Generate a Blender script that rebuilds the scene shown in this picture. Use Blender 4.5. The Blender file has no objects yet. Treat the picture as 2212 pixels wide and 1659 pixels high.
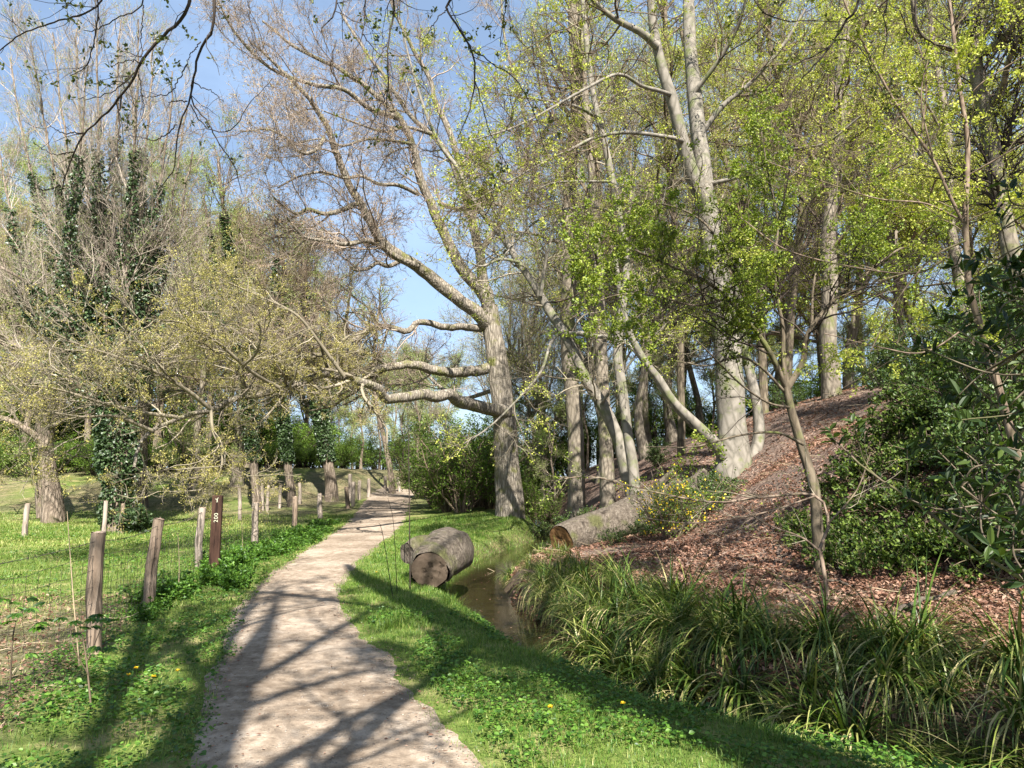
import bpy, math, numpy as np
from mathutils import Vector
R_ = math.radians
rng = np.random.default_rng(11)
sc = bpy.context.scene

# ------------------------------------------------------------------ camera, sky, sun
PITCH = R_(7.86)
FD, CX, CY = 1533.7, 1106.0, 829.5          # focal length and centre of the working 2212 px frame
cam = bpy.data.cameras.new("camera"); camo = bpy.data.objects.new("camera", cam)
sc.collection.objects.link(camo); sc.camera = camo
cam.sensor_width = 36.0; cam.lens = 36.0 * 1775 / 2560; cam.clip_start = 0.05; cam.clip_end = 2000
camo.location = (0, 0, 1.6); camo.rotation_euler = (math.pi / 2 + PITCH, 0, 0)

SUN_EL, SUN_AZ = R_(47), R_(168)            # the sun stands behind the camera
w = bpy.data.worlds.new("World"); sc.world = w; w.use_nodes = True
nt = w.node_tree; bg = nt.nodes["Background"]
sky = nt.nodes.new("ShaderNodeTexSky"); sky.sky_type = 'NISHITA'; sky.sun_disc = False
sky.sun_elevation = SUN_EL; sky.sun_rotation = SUN_AZ; sky.air_density = 1.0; sky.dust_density = 1.2; sky.ozone_density = 1.0
_tc = nt.nodes.new("ShaderNodeTexCoord"); _mp = nt.nodes.new("ShaderNodeMapping"); _mp.inputs["Scale"].default_value = (1.2, 1.2, 3.0); nt.links.new(_tc.outputs["Generated"], _mp.inputs["Vector"])
_nz = nt.nodes.new("ShaderNodeTexNoise"); _nz.inputs["Scale"].default_value = 2.6; _nz.inputs["Detail"].default_value = 6; _nz.inputs["Roughness"].default_value = .55; nt.links.new(_mp.outputs[0], _nz.inputs["Vector"])
_cr = nt.nodes.new("ShaderNodeValToRGB"); _cr.color_ramp.elements[0].position = .38; _cr.color_ramp.elements[0].color = (.30, .30, .30, 1); _cr.color_ramp.elements[1].position = .72; _cr.color_ramp.elements[1].color = (.78, .78, .78, 1); nt.links.new(_nz.outputs["Fac"], _cr.inputs[0])
_mx = nt.nodes.new("ShaderNodeMixRGB"); nt.links.new(_cr.outputs[0], _mx.inputs[0]); nt.links.new(sky.outputs[0], _mx.inputs[1]); _mx.inputs[2].default_value = (3.6, 5.0, 7.2, 1)   # thin high cloud
nt.links.new(_mx.outputs[0], bg.inputs[0]); bg.inputs[1].default_value = 0.054
sun = bpy.data.lights.new("sun", 'SUN'); sun.energy = 5.0; sun.angle = R_(0.53); sun.color = (1.0, 0.95, 0.88)
suno = bpy.data.objects.new("sun", sun); sc.collection.objects.link(suno)
SD = Vector((math.sin(SUN_AZ) * math.cos(SUN_EL), math.cos(SUN_AZ) * math.cos(SUN_EL), math.sin(SUN_EL)))
suno.rotation_euler = SD.to_track_quat('Z', 'Y').to_euler(); suno.location = (0, -20, 40)
sc.view_settings.view_transform = 'Standard'; sc.view_settings.look = 'None'
sc.view_settings.gamma = 1; sc.view_settings.exposure = 1.85
sc.cycles.max_bounces = 5; sc.cycles.diffuse_bounces = 3; sc.cycles.glossy_bounces = 2
sc.cycles.transmission_bounces = 3; sc.cycles.transparent_max_bounces = 4

# ------------------------------------------------------------------ helpers: numbers
def unit(v): return v / np.maximum(np.linalg.norm(v, axis=-1, keepdims=True), 1e-9)
def sstep(a, b, x):
    t = np.clip((x - a) / (b - a), 0, 1); return t * t * (3 - 2 * t)
def _h(i, j, s):
    n = (i * 374761393 + j * 668265263 + s * 362437) & 0x7fffffff
    n = ((n ^ (n >> 13)) * 1274126177) & 0x7fffffff
    return ((n ^ (n >> 16)) & 0xffff) / 65535.0
def vnoise(x, y, s=0):
    x = np.asarray(x, float); y = np.asarray(y, float)
    i = np.floor(x).astype(np.int64); j = np.floor(y).astype(np.int64); fx = x - i; fy = y - j
    fx = fx * fx * (3 - 2 * fx); fy = fy * fy * (3 - 2 * fy)
    return ((_h(i, j, s) * (1 - fx) + _h(i + 1, j, s) * fx) * (1 - fy) + (_h(i, j + 1, s) * (1 - fx) + _h(i + 1, j + 1, s) * fx) * fy)
def fbm(x, y, s=0, o=4):
    r = 0; a = .5
    for k in range(o): r = r + a * vnoise(x * 2 ** k, y * 2 ** k, s + k); a *= .5
    return r

STREAM = np.array([(9, -1), (6.5, 1.6), (4.0, 3.9), (2.6, 5.2), (1.5, 6.3), (.6, 8), (.05, 10.0), (-.45, 11.6), (-.72, 13.4), (-.6, 16), (.1, 19.5), (1.0, 22.5), (1.7, 26), (1.6, 30), (1.0, 40), (0, 80)], float)
def stream_d(x, y):
    """distance to the stream's centre line, positive on its right (hill) side"""
    p = np.stack([x, y], -1); best = np.full(x.shape, 1e9); sg = np.ones(x.shape)
    for a, b in zip(STREAM[:-1], STREAM[1:]):
        ab = b - a; t = np.clip(((p - a) @ ab) / (ab @ ab), 0, 1)
        q = p - (a + t[..., None] * ab); d = np.hypot(q[..., 0], q[..., 1])
        cr = ab[0] * q[..., 1] - ab[1] * q[..., 0]
        m = d < best; best = np.where(m, d, best); sg = np.where(m, np.where(cr > 0, -1, 1), sg)
    return best * sg
def H(x, y):
    x = np.asarray(x, float); y = np.asarray(y, float)
    d = stream_d(x, y)
    rise = .9 * sstep(22, 46, y)
    left = sstep(-6, -14, x)
    yb = 46 - 15 * left
    bank = 1.6 * sstep(yb - 4, yb + 13, y) * sstep(-3, -6, x)
    oakm = .35 * np.exp(-(((x + .3) / 3.0) ** 2 + ((y - 27) / 5.0) ** 2))
    a = 4.6 - 3.8 * sstep(16, 25, y)
    dr = np.maximum(d, 0)
    hill = .12 * np.maximum(dr - 1, 0) + .72 * np.log1p(np.exp(np.clip((dr - a) * 2, -30, 30))) / 2 * sstep(.6, 1.8, dr)
    cap = 5.7 + .9 * fbm(x * .12, y * .12, 5) - 1.2 * sstep(26, 34, y) - 3 * sstep(34, 60, y)
    hill = cap * (1 - np.exp(-hill / cap * 1.25)) * .96
    land = np.where(d > 0, hill, 0) + rise * np.where(d > 0, .4, 1) + bank + oakm
    land = land + .06 * (fbm(x * .7, y * .7, 1) - .5) * sstep(.5, 3, np.abs(x + 2.2)) + .035 * (fbm(x * 3, y * 3, 2) - .5)
    land = land + .25 * (fbm(x * .35, y * .35, 9) - .5) * sstep(3, 6, d)
    sg = .52 + .3 * sstep(9, 22, y)
    g = np.exp(-(np.abs(d) / sg) ** 2.6)
    return land * (1 - g) + (-.85) * g
def P(u, v, Y):
    a = (u - CX) / FD; b = (CY - v) / FD
    d = np.array([a, math.cos(PITCH) - b * math.sin(PITCH), math.sin(PITCH) + b * math.cos(PITCH)])
    t = Y / d[1]; return np.array([a * t, Y, 1.6 + d[2] * t])
def G(u, v):
    """where the ray through a working pixel meets the ground"""
    a = P(u, v, 1.0) - np.array([0, 0, 1.6]); ts = np.concatenate([np.arange(2, 30, .04), np.arange(30, 90, .2)])
    q = np.array([0, 0, 1.6]) + ts[:, None] * a
    dz = q[:, 2] - H(q[:, 0], q[:, 1]); k = np.argmax(dz < 0)
    if dz[k] >= 0: k = len(ts) - 1
    return q[k]
def onG(u, Y, dz=0.0):
    x = (u - CX) / FD * Y * 1.0
    for _ in range(3):
        z = float(H(x, Y)); # depth along the axis follows the height
        dd = Y * math.cos(PITCH) + (z - 1.6) * math.sin(PITCH); x = (u - CX) / FD * dd
    return np.array([x, Y, float(H(x, Y)) + dz])

# ------------------------------------------------------------------ helpers: objects
def link(o, parent=None):
    sc.collection.objects.link(o)
    if parent is not None: o.parent = parent
    return o
def tag(o, label=None, cat=None, group=None, kind=None):
    if label: o["label"] = label
    if cat: o["category"] = cat
    if group: o["group"] = group
    if kind: o["kind"] = kind
    return o
def thing(name, label, cat, loc, group=None):
    o = bpy.data.objects.new(name, None); o.location = tuple(float(c) for c in loc); o.empty_display_size = .2
    return tag(link(o), label, cat, group)
def copy_tree(root, loc, rz=0, s=1, label=None, group=None):
    r = root.copy(); sc.collection.objects.link(r); r.location = tuple(float(c) for c in loc); r.rotation_euler = (0, 0, rz)
    r.scale = (s, s, s) if not isinstance(s, tuple) else s
    if label: r["label"] = label
    if group: r["group"] = group
    for ch in root.children:
        c = ch.copy(); sc.collection.objects.link(c); c.parent = r
    return r

class MB:
    """collects quads/tris and links them as ONE mesh object"""
    def __init__(s): s.V = []; s.F = {3: [], 4: []}; s.M = {3: [], 4: []}; s.S = {3: [], 4: []}; s.R = []; s.n = 0
    def add(s, V, F, mat=0, smooth=False, rnd=None):
        V = np.asarray(V, float).reshape(-1, 3); F = np.asarray(F); k = F.shape[1]
        s.V.append(V); s.F[k].append(F + s.n); s.M[k].append(np.full(len(F), mat)); s.S[k].append(np.full(len(F), smooth))
        s.R.append(np.full(len(V), .5) if rnd is None else np.asarray(rnd, float)); s.n += len(V)
    def tubes(s, pts, rad, R=5, mat=0, rough=0.0, rnd=None, cap=False, along=1.0):
        N, S, _ = pts.shape
        T = unit(np.gradient(pts, axis=1)); m = unit(pts[:, -1] - pts[:, 0])
        ref = np.where(np.abs(m[:, 2:3]) < .75, np.array([[0., 0, 1]]), np.array([[.0, 1.0, 0]]))[:, None, :]
        U = unit(np.cross(T, ref)); W = np.cross(T, U)
        th = np.arange(R) * 2 * np.pi / R
        rr = rad[:, :, None] * np.ones(R)
        if rough > 0:
            ph = rng.uniform(0, 6.28, (N, 1, 1, 5)); ss = np.arange(S)[None, :, None] * along; tt = th[None, None, :]
            rr = rr * (1 + rough * (np.sin(3 * tt + ss * .25 + ph[..., 0]) + .8 * np.sin(5 * tt - ss * .33 + ph[..., 1]) + .6 * np.sin(2 * tt + ss * .7 + ph[..., 2]) + .6 * np.sin(ss * .9 + ph[..., 3]) + .5 * np.sin(9 * tt + ss * .15 + ph[..., 4])))
        V = pts[:, :, None, :] + rr[..., None] * (np.cos(th)[None, None, :, None] * U[:, :, None, :] + np.sin(th)[None, None, :, None] * W[:, :, None, :])
        b = (np.arange(N) * S * R)[:, None, None] + (np.arange(S - 1) * R)[None, :, None]
        j = np.arange(R)[None, None, :]; j2 = (j + 1) % R
        F = np.stack([b + j, b + j2, b + R + j2, b + R + j], -1).reshape(-1, 4)
        rv = None if rnd is None else np.repeat(rnd, S * R)
        s.add(V.reshape(-1, 3), F, mat, True, rv)
        if cap is not False and cap is not None:
            for e in (0, S - 1):
                ring = V[:, e].reshape(-1, 3); c = V[:, e].mean(axis=1)
                for n_ in range(N):
                    vv = np.vstack([V[n_, e], c[n_:n_ + 1]]); q = np.arange(R)
                    f = np.stack([q, (q + 1) % R, np.full(R, R)], -1)
                    if e == 0: f = f[:, ::-1]
                    s.add(vv, f, cap if not isinstance(cap, bool) else mat, False)
    def leaves(s, p, d, l, wd, mat=0, fold=.12, up=.6, hexa=False, rnd=None):
        N = len(p)
        if N == 0: return
        d = unit(d); n = unit(rng.normal(0, 1, (N, 3)) + np.array([0, 0, up * 1.6])); sd = unit(np.cross(d, n)); n = np.cross(sd, d)
        l = (np.ones(N) * l)[:, None]; wd = (np.ones(N) * wd)[:, None]; rn = rng.uniform(0, 1, N) if rnd is None else rnd
        if not hexa:
            V = np.stack([p, p + .5 * l * d + .5 * wd * sd + fold * l * n, p + l * d, p + .5 * l * d - .5 * wd * sd + fold * l * n], 1)
            F = np.arange(4 * N).reshape(N, 4); s.add(V.reshape(-1, 3), F, mat, False, np.repeat(rn, 4))
        else:
            V = np.stack([p, p + .3 * l * d + .45 * wd * sd + fold * wd * n, p + .68 * l * d + .42 * wd * sd + fold * wd * n, p + l * d - .06 * l * n,
                          p + .68 * l * d - .42 * wd * sd + fold * wd * n, p + .3 * l * d - .45 * wd * sd + fold * wd * n], 1)
            b = np.arange(N)[:, None] * 6
            F = np.concatenate([b + np.array([[0, 1, 2, 3]]), b + np.array([[0, 3, 4, 5]])], 0)
            s.add(V.reshape(-1, 3), F, mat, False, np.repeat(rn, 6))
    def blades(s, p, lean, h, wd, nseg=3, droop=.5, mat=0, rnd=None):
        """grass-like blades: p root, lean horizontal vector (direction of arch), h length"""
        N = len(p); rn = rng.uniform(0, 1, N) if rnd is None else rnd
        az = unit(lean); sd = np.stack([-az[:, 1], az[:, 0], np.zeros(N)], -1); ln = np.linalg.norm(lean, axis=1)
        h = np.ones(N) * h; dr = np.ones(N) * droop; wd = np.ones(N) * wd
        pos = p.copy(); ang = np.arctan(ln); rows = []
        for i in range(nseg + 1):
            t = i / nseg; wi = wd * (1 - t ** 1.6) * .5 + wd * .04
            rows.append(pos - sd * wi[:, None]); rows.append(pos + sd * wi[:, None])
            step = h / nseg; pos = pos + step[:, None] * (az * np.sin(ang)[:, None] + np.array([0, 0, 1]) * np.cos(ang)[:, None])
            ang = np.minimum(ang + dr * 2.2 / nseg, 2.9)
        V = np.stack(rows, 1); k = 2 * (nseg + 1); b = np.arange(N)[:, None] * k
        F = np.concatenate([b + np.array([[2 * i, 2 * i + 1, 2 * i + 3, 2 * i + 2]]) for i in range(nseg)], 0)
        s.add(V.reshape(-1, 3), F, mat, True, np.repeat(rn, k))
    def build(s, name, mats, parent=None, origin=None):
        V = np.concatenate(s.V)
        if origin is None: origin = np.zeros(3) if parent is None else np.array(parent.location)
        V = V - np.asarray(origin)
        me = bpy.data.meshes.new(name); F = []; ls = []; lt = []; mi = []; sm = []; st = 0
        for k in (4, 3):
            if s.F[k]:
                f = np.concatenate(s.F[k]); n = len(f); F.append(f.ravel()); ls.append(st + np.arange(n) * k); lt.append(np.full(n, k)); st += n * k
                mi.append(np.concatenate(s.M[k])); sm.append(np.concatenate(s.S[k]))
        F = np.concatenate(F); ls = np.concatenate(ls); lt = np.concatenate(lt)
        me.vertices.add(len(V)); me.vertices.foreach_set("co", V.astype(np.float32).ravel())
        me.loops.add(len(F)); me.loops.foreach_set("vertex_index", F.astype(np.int32))
        me.polygons.add(len(ls)); me.polygons.foreach_set("loop_start", ls.astype(np.int32)); me.polygons.foreach_set("loop_total", lt.astype(np.int32))
        me.polygons.foreach_set("material_index", np.concatenate(mi).astype(np.int32)); me.polygons.foreach_set("use_smooth", np.concatenate(sm).astype(bool))
        at = me.attributes.new("rnd", 'FLOAT', 'POINT'); at.data.foreach_set("value", np.concatenate(s.R).astype(np.float32))
        for m in (mats if isinstance(mats, (list, tuple)) else [mats]): me.materials.append(m)
        me.update(calc_edges=True)
        o = bpy.data.objects.new(name, me)
        if parent is None: o.location = tuple(float(c) for c in origin)
        return link(o, parent)

# ------------------------------------------------------------------ materials
def new_mat(name):
    m = bpy.data.materials.new(name); m.use_nodes = True; t = m.node_tree; t.nodes.clear()
    out = t.nodes.new("ShaderNodeOutputMaterial"); return m, t, out
def N(t, typ, **kw):
    n = t.nodes.new(typ)
    for k, v in kw.items(): setattr(n, k, v)
    return n
def ramp(t, fac, stops):
    r = t.nodes.new("ShaderNodeValToRGB"); t.links.new(fac, r.inputs[0]); e = r.color_ramp.elements
    e[0].position, e[0].color = stops[0][0], (*stops[0][1], 1); e[1].position, e[1].color = stops[-1][0], (*stops[-1][1], 1)
    for p_, c in stops[1:-1]:
        x = e.new(p_); x.color = (*c, 1)
    return r.outputs[0]
def noise(t, vec, scale, detail=4, rough=.55, dist=0.0):
    n = t.nodes.new("ShaderNodeTexNoise"); n.inputs["Scale"].default_value = scale; n.inputs["Detail"].default_value = detail
    n.inputs["Roughness"].default_value = rough; n.inputs["Distortion"].default_value = dist
    if vec is not None: t.links.new(vec, n.inputs["Vector"])
    return n.outputs["Fac"]
def mapping(t, src, sc_):
    m = t.nodes.new("ShaderNodeMapping"); m.inputs["Scale"].default_value = sc_; t.links.new(src, m.inputs["Vector"]); return m.outputs[0]
def mix(t, f, a, b, mode='MIX'):
    m = t.nodes.new("ShaderNodeMixRGB"); m.blend_type = mode
    for s_, v in ((m.inputs[0], f), (m.inputs[1], a), (m.inputs[2], b)):
        if isinstance(v, (int, float)): s_.default_value = v
        elif isinstance(v, tuple): s_.default_value = (*v, 1)
        else: t.links.new(v, s_)
    return m.outputs[0]
def math_(t, op, a, b=0.5):
    m = t.nodes.new("ShaderNodeMath"); m.operation = op
    for s_, v in ((m.inputs[0], a), (m.inputs[1], b)):
        if isinstance(v, (int, float)): s_.default_value = v
        else: t.links.new(v, s_)
    return m.outputs[0]
def principled(t, out, col, rough=.7, bump=None, bstr=.5, bdist=.02, spec=.3):
    b = t.nodes.new("ShaderNodeBsdfPrincipled")
    if isinstance(col, tuple): b.inputs["Base Color"].default_value = (*col, 1)
    else: t.links.new(col, b.inputs["Base Color"])
    if isinstance(rough, (int, float)): b.inputs["Roughness"].default_value = rough
    else: t.links.new(rough, b.inputs["Roughness"])
    b.inputs["Specular IOR Level"].default_value = spec
    if bump is not None:
        bm = t.nodes.new("ShaderNodeBump"); bm.inputs["Strength"].default_value = bstr; bm.inputs["Distance"].default_value = bdist
        t.links.new(bump, bm.inputs["Height"]); t.links.new(bm.outputs[0], b.inputs["Normal"])
    if out is not None: t.links.new(b.outputs[0], out.inputs[0])
    return b
def leaf_mat(name, cols, trans=.35, rough=.5, spec=.3, big=0.0):
    m, t, out = new_mat(name)
    at = N(t, "ShaderNodeAttribute", attribute_name="rnd"); n = len(cols)
    c = ramp(t, at.outputs["Fac"], [(i / (n - 1), cc) for i, cc in enumerate(cols)])
    b = principled(t, None, c, rough, spec=spec); tr = N(t, "ShaderNodeBsdfTranslucent")
    c2 = mix(t, 1.0, c, (1.25, 1.3, .55), 'MULTIPLY'); t.links.new(c2, tr.inputs[0])
    mx = N(t, "ShaderNodeMixShader"); mx.inputs[0].default_value = trans
    t.links.new(b.outputs[0], mx.inputs[1]); t.links.new(tr.outputs[0], mx.inputs[2]); t.links.new(mx.outputs[0], out.inputs[0])
    return m
def bark_mat(name, dark, mid, light, moss=None, moss_amt=.5, ridge=9, vstretch=.22, bstr=.7, bdist=.02, spots=None, vor=.6):
    m, t, out = new_mat(name); tc = N(t, "ShaderNodeTexCoord").outputs["Object"]
    v = mapping(t, tc, (1, 1, vstretch)); f1 = noise(t, v, ridge * 2.2, 5, .65, .6); f2 = noise(t, tc, 1.3, 3)
    vo = N(t, "ShaderNodeTexVoronoi", feature='DISTANCE_TO_EDGE'); vo.inputs["Scale"].default_value = ridge; t.links.new(v, vo.inputs["Vector"])
    cr = math_(t, 'MINIMUM', math_(t, 'MULTIPLY', vo.outputs["Distance"], 4.0), 1.0)
    h = math_(t, 'ADD', math_(t, 'MULTIPLY', cr, vor), f1)
    c = ramp(t, math_(t, 'MULTIPLY', h, 1.2 / (1 + vor)), [(.25, dark), (.6, mid), (.95, light)])
    c = mix(t, math_(t, 'MULTIPLY', f2, .5), c, mid)
    if moss:
        mf = ramp(t, noise(t, tc, 2.1, 5, .6), [(.62 - .2 * moss_amt, (0, 0, 0)), (.75 - .2 * moss_amt, (1, 1, 1))])
        c = mix(t, mf, c, mix(t, f1, moss, tuple(x * 1.7 for x in moss)))
    if spots:
        vv = mapping(t, tc, (1, 1, .6)); sf = ramp(t, noise(t, vv, 3.5, 2, .5), [(.66, (0, 0, 0)), (.7, (1, 1, 1))]); c = mix(t, sf, c, spots)
    principled(t, out, c, .9, h, bstr, bdist, .15); return m

M = {}
M['oak'] = bark_mat("oak_bark", (.06, .05, .038), (.185, .16, .125), (.33, .29, .235), (.09, .09, .03), .45, 11, .2, 1.0, .04)
M['beech'] = bark_mat("beech_bark", (.085, .078, .062), (.165, .148, .12), (.24, .215, .18), (.085, .095, .04), .45, 5, .5, .35, .012, (.07, .065, .05))
M['beechd'] = bark_mat("grey_bark", (.06, .052, .038), (.155, .13, .10), (.26, .225, .17), (.09, .095, .035), .45, 7, .35, .6, .02)
M['rough'] = bark_mat("rough_bark", (.05, .038, .028), (.165, .13, .098), (.30, .245, .19), (.08, .08, .03), .25, 10, .16, 1.0, .04)
M['dark'] = bark_mat("dark_bark", (.035, .028, .02), (.10, .08, .055), (.19, .155, .11), (.08, .085, .03), .4, 9, .25, .8, .01)
M['hazel'] = bark_mat("hazel_bark", (.06, .042, .03), (.15, .11, .08), (.26, .20, .15), (.08, .08, .03), .3, 14, .3, .4, .005)
def plain(name, cols, rough=.8):
    m, t, out = new_mat(name); at = N(t, "ShaderNodeAttribute", attribute_name="rnd")
    tc = N(t, "ShaderNodeTexCoord").outputs["Object"]; f = math_(t, 'ADD', math_(t, 'MULTIPLY', at.outputs["Fac"], .6), math_(t, 'MULTIPLY', noise(t, tc, 3.0, 3), .4))
    n = len(cols); c = ramp(t, f, [(.15 + .7 * i / (n - 1), cc) for i, cc in enumerate(cols)]); principled(t, out, c, rough, spec=.2); return m
M['tw_pink'] = plain("pinkish_twigs", [(.11, .08, .06), (.22, .17, .13), (.36, .295, .235)])
M['tw_brown'] = plain("brown_twigs", [(.05, .036, .024), (.12, .09, .06), (.21, .165, .11)])
M['tw_grey'] = plain("grey_twigs", [(.08, .065, .045), (.17, .145, .10), (.30, .26, .19)])
M['tw_dark'] = plain("dark_twigs", [(.02, .014, .012), (.035, .026, .02), (.06, .046, .034)])
M['tw_violet'] = plain("mauve_twigs", [(.15, .12, .095), (.27, .225, .18), (.42, .36, .295)])
M['l_lime'] = leaf_mat("lime_leaf", [(.17, .22, .03), (.33, .37, .055), (.50, .49, .12)], .35)
M['l_green'] = leaf_mat("fresh_leaf", [(.08, .125, .012), (.16, .215, .024), (.29, .33, .05)], .3)
M['l_olive'] = leaf_mat("olive_leaf", [(.18, .165, .045), (.32, .285, .085), (.47, .42, .15)], .35)
M['l_pale'] = leaf_mat("pale_leaf", [(.17, .23, .06), (.26, .32, .10), (.36, .40, .16)], .4)
M['l_bush'] = leaf_mat("bush_leaf", [(.04, .085, .010), (.09, .16, .018), (.17, .26, .035)], .35)
M['l_dark'] = leaf_mat("evergreen_leaf", [(.018, .04, .008), (.04, .075, .015), (.10, .14, .03)], .2, .45, .3)
M['l_rhodo'] = leaf_mat("laurel_leaf", [(.010, .022, .005), (.020, .042, .008), (.055, .085, .016)], .25, .5, .3)
M['l_tuft'] = leaf_mat("young_tuft_leaf", [(.05, .07, .012), (.10, .12, .02), (.17, .17, .04)], .3)
M['l_bramble'] = leaf_mat("bramble_leaf", [(.015, .032, .006), (.04, .072, .011), (.13, .18, .032)], .25, .5, .2)
M['ivy'] = leaf_mat("ivy_leaf", [(.010, .024, .006), (.025, .05, .012), (.07, .11, .04)], .1, .45, .45)
M['bud'] = leaf_mat("oak_bud", [(.24, .15, .10), (.36, .26, .16), (.34, .31, .11)], .25)
M['deadleaf'] = leaf_mat("dead_leaf", [(.07, .03, .018), (.175, .088, .055), (.36, .235, .17)], .15, .7)
M['grass'] = leaf_mat("grass_blade", [(.03, .085, .010), (.075, .155, .018), (.165, .24, .04), (.34, .33, .12)], .35, .45)
M['sedge'] = leaf_mat("sedge_blade", [(.012, .03, .006), (.03, .065, .010), (.075, .125, .018), (.17, .20, .04), (.42, .35, .18)], .2, .42, .28)
M['cover'] = leaf_mat("ground_cover_leaf", [(.022, .06, .008), (.05, .12, .014), (.12, .22, .03)], .3, .45)
M['yellow'] = leaf_mat("yellow_flower", [(.75, .45, .01), (.85, .60, .02), (.9, .7, .05)], .2)
M['stone'] = plain("small_stones", [(.07, .055, .04), (.20, .16, .12), (.42, .37, .31)])
M['straw'] = plain("dry_stalk", [(.20, .15, .09), (.32, .25, .16), (.45, .37, .25)])

def ground_material():
    m, t, out = new_mat("ground"); tc = N(t, "ShaderNodeTexCoord").outputs["Object"]
    a = N(t, "ShaderNodeAttribute", attribute_name="mask"); sep = N(t, "ShaderNodeSeparateColor"); t.links.new(a.outputs["Color"], sep.inputs[0])
    n1 = noise(t, tc, .5, 4); n2 = noise(t, tc, 6, 6, .7); n3 = noise(t, tc, 45, 4, .7); n4 = noise(t, tc, 1.7, 5, .65)
    grass = ramp(t, math_(t, 'ADD', math_(t, 'MULTIPLY', n2, .5), math_(t, 'MULTIPLY', n3, .5)), [(.3, (.03, .055, .012)), (.5, (.085, .12, .025)), (.7, (.19, .21, .06))])
    grass = mix(t, ramp(t, n4, [(.5, (0, 0, 0)), (.65, (1, 1, 1))]), grass, mix(t, n3, (.15, .135, .05), (.29, .26, .12)))
    vo = N(t, "ShaderNodeTexVoronoi"); vo.inputs["Scale"].default_value = 17; t.links.new(tc, vo.inputs["Vector"])
    s2 = N(t, "ShaderNodeSeparateColor"); t.links.new(vo.outputs["Color"], s2.inputs[0])
    litter = ramp(t, s2.outputs[0], [(.0, (.03, .018, .012)), (.35, (.085, .052, .038)), (.7, (.16, .108, .082)), (1.0, (.27, .20, .155))])
    litter = mix(t, ramp(t, n1, [(.4, (0, 0, 0)), (.62, (.75, .75, .75))]), litter, mix(t, n2, (.065, .048, .038), (.16, .125, .104)))
    mud = mix(t, n2, (.035, .025, .017), (.12, .085, .055))
    c = mix(t, sep.outputs[0], litter, grass); c = mix(t, sep.outputs[2], c, mud)
    h = math_(t, 'ADD', n2, math_(t, 'ADD', math_(t, 'MULTIPLY', n3, .5), math_(t, 'MULTIPLY', vo.outputs["Distance"], .6)))
    principled(t, out, c, .95, h, .8, .04, .1); return m
def path_material():
    m, t, out = new_mat("path"); tc = N(t, "ShaderNodeTexCoord").outputs["Object"]
    n1 = noise(t, tc, .8, 5, .6); n2 = noise(t, tc, 9, 6, .7); n3 = noise(t, tc, 70, 3, .6)
    c = ramp(t, math_(t, 'ADD', math_(t, 'MULTIPLY', n1, .5), math_(t, 'MULTIPLY', n2, .5)), [(.38, (.10, .075, .052)), (.5, (.235, .187, .137)), (.61, (.385, .32, .25))])
    vo = N(t, "ShaderNodeTexVoronoi"); vo.inputs["Scale"].default_value = 38; t.links.new(tc, vo.inputs["Vector"])
    s2 = N(t, "ShaderNodeSeparateColor"); t.links.new(vo.outputs["Color"], s2.inputs[0])
    peb = math_(t, 'MULTIPLY', ramp(t, s2.outputs[0], [(.86, (0, 0, 0)), (.9, (1, 1, 1))]), ramp(t, vo.outputs["Distance"], [(.2, (1, 1, 1)), (.35, (0, 0, 0))]))
    c = mix(t, peb, c, mix(t, s2.outputs[1], (.13, .10, .08), (.52, .47, .41)))
    c = mix(t, math_(t, 'MULTIPLY', n3, .45), c, (.14, .105, .08))
    sp = ramp(t, noise(t, tc, 15, 6, .78, 1.4), [(.58, (0, 0, 0)), (.64, (.75, .75, .75))]); c = mix(t, sp, c, (.075, .057, .043))
    h = math_(t, 'ADD', n2, math_(t, 'ADD', math_(t, 'MULTIPLY', n3, .35), peb)); principled(t, out, c, .95, h, .8, .025, .1); return m
def water_material():
    m, t, out = new_mat("water"); tc = N(t, "ShaderNodeTexCoord").outputs["Object"]
    c = mix(t, noise(t, tc, 1.2, 4), (.014, .010, .006), (.035, .028, .012)); b = principled(t, out, c, .06, noise(t, tc, 7, 3), .12, .02, .6); return m
def wood_material(name, a, b_, c_, ring=False):
    m, t, out = new_mat(name); tc = N(t, "ShaderNodeTexCoord").outputs["Object"]
    v = mapping(t, tc, (1, 1, .09)) if not ring else tc
    f = noise(t, v, 26 if not ring else 9, 5, .65, .4); f2 = noise(t, tc, 2.5, 3)
    cr = ramp(t, noise(t, v, 14, 3, .5), [(.36, (1, 1, 1)), (.40, (0, 0, 0))]) if not ring else ramp(t, noise(t, tc, 5, 4, .6), [(.36, (1, 1, 1)), (.42, (0, 0, 0))])
    c = ramp(t, math_(t, 'ADD', math_(t, 'MULTIPLY', f, .7), math_(t, 'MULTIPLY', f2, .3)), [(.3, a), (.5, b_), (.7, c_)])
    c = mix(t, math_(t, 'MULTIPLY', cr, .7), c, tuple(x * .35 for x in a)); principled(t, out, c, .85, math_(t, 'SUBTRACT', f, math_(t, 'MULTIPLY', cr, .8)), .6, .012, .15); return m
M['ground'] = ground_material(); M['path'] = path_material(); M['water'] = water_material()
M['post'] = wood_material("post_wood", (.095, .068, .048), (.185, .138, .10), (.30, .235, .18))
M['postgrey'] = wood_material("grey_post_wood", (.14, .115, .09), (.26, .215, .175), (.42, .36, .30))
M['postcut'] = wood_material("post_end_grain", (.18, .125, .09), (.30, .22, .165), (.42, .33, .25), True)
M['logbark'] = bark_mat("weathered_log", (.022, .017, .012), (.105, .086, .066), (.26, .225, .18), (.06, .06, .025), .5, 7, .6, 1.0, .09, (.04, .032, .024), .06)
M['logcut_shade'] = wood_material("shaded_cut_face", (.045, .032, .022), (.085, .062, .044), (.14, .105, .078), True)  # short log's end: its shade is put into the dark colour
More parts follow.
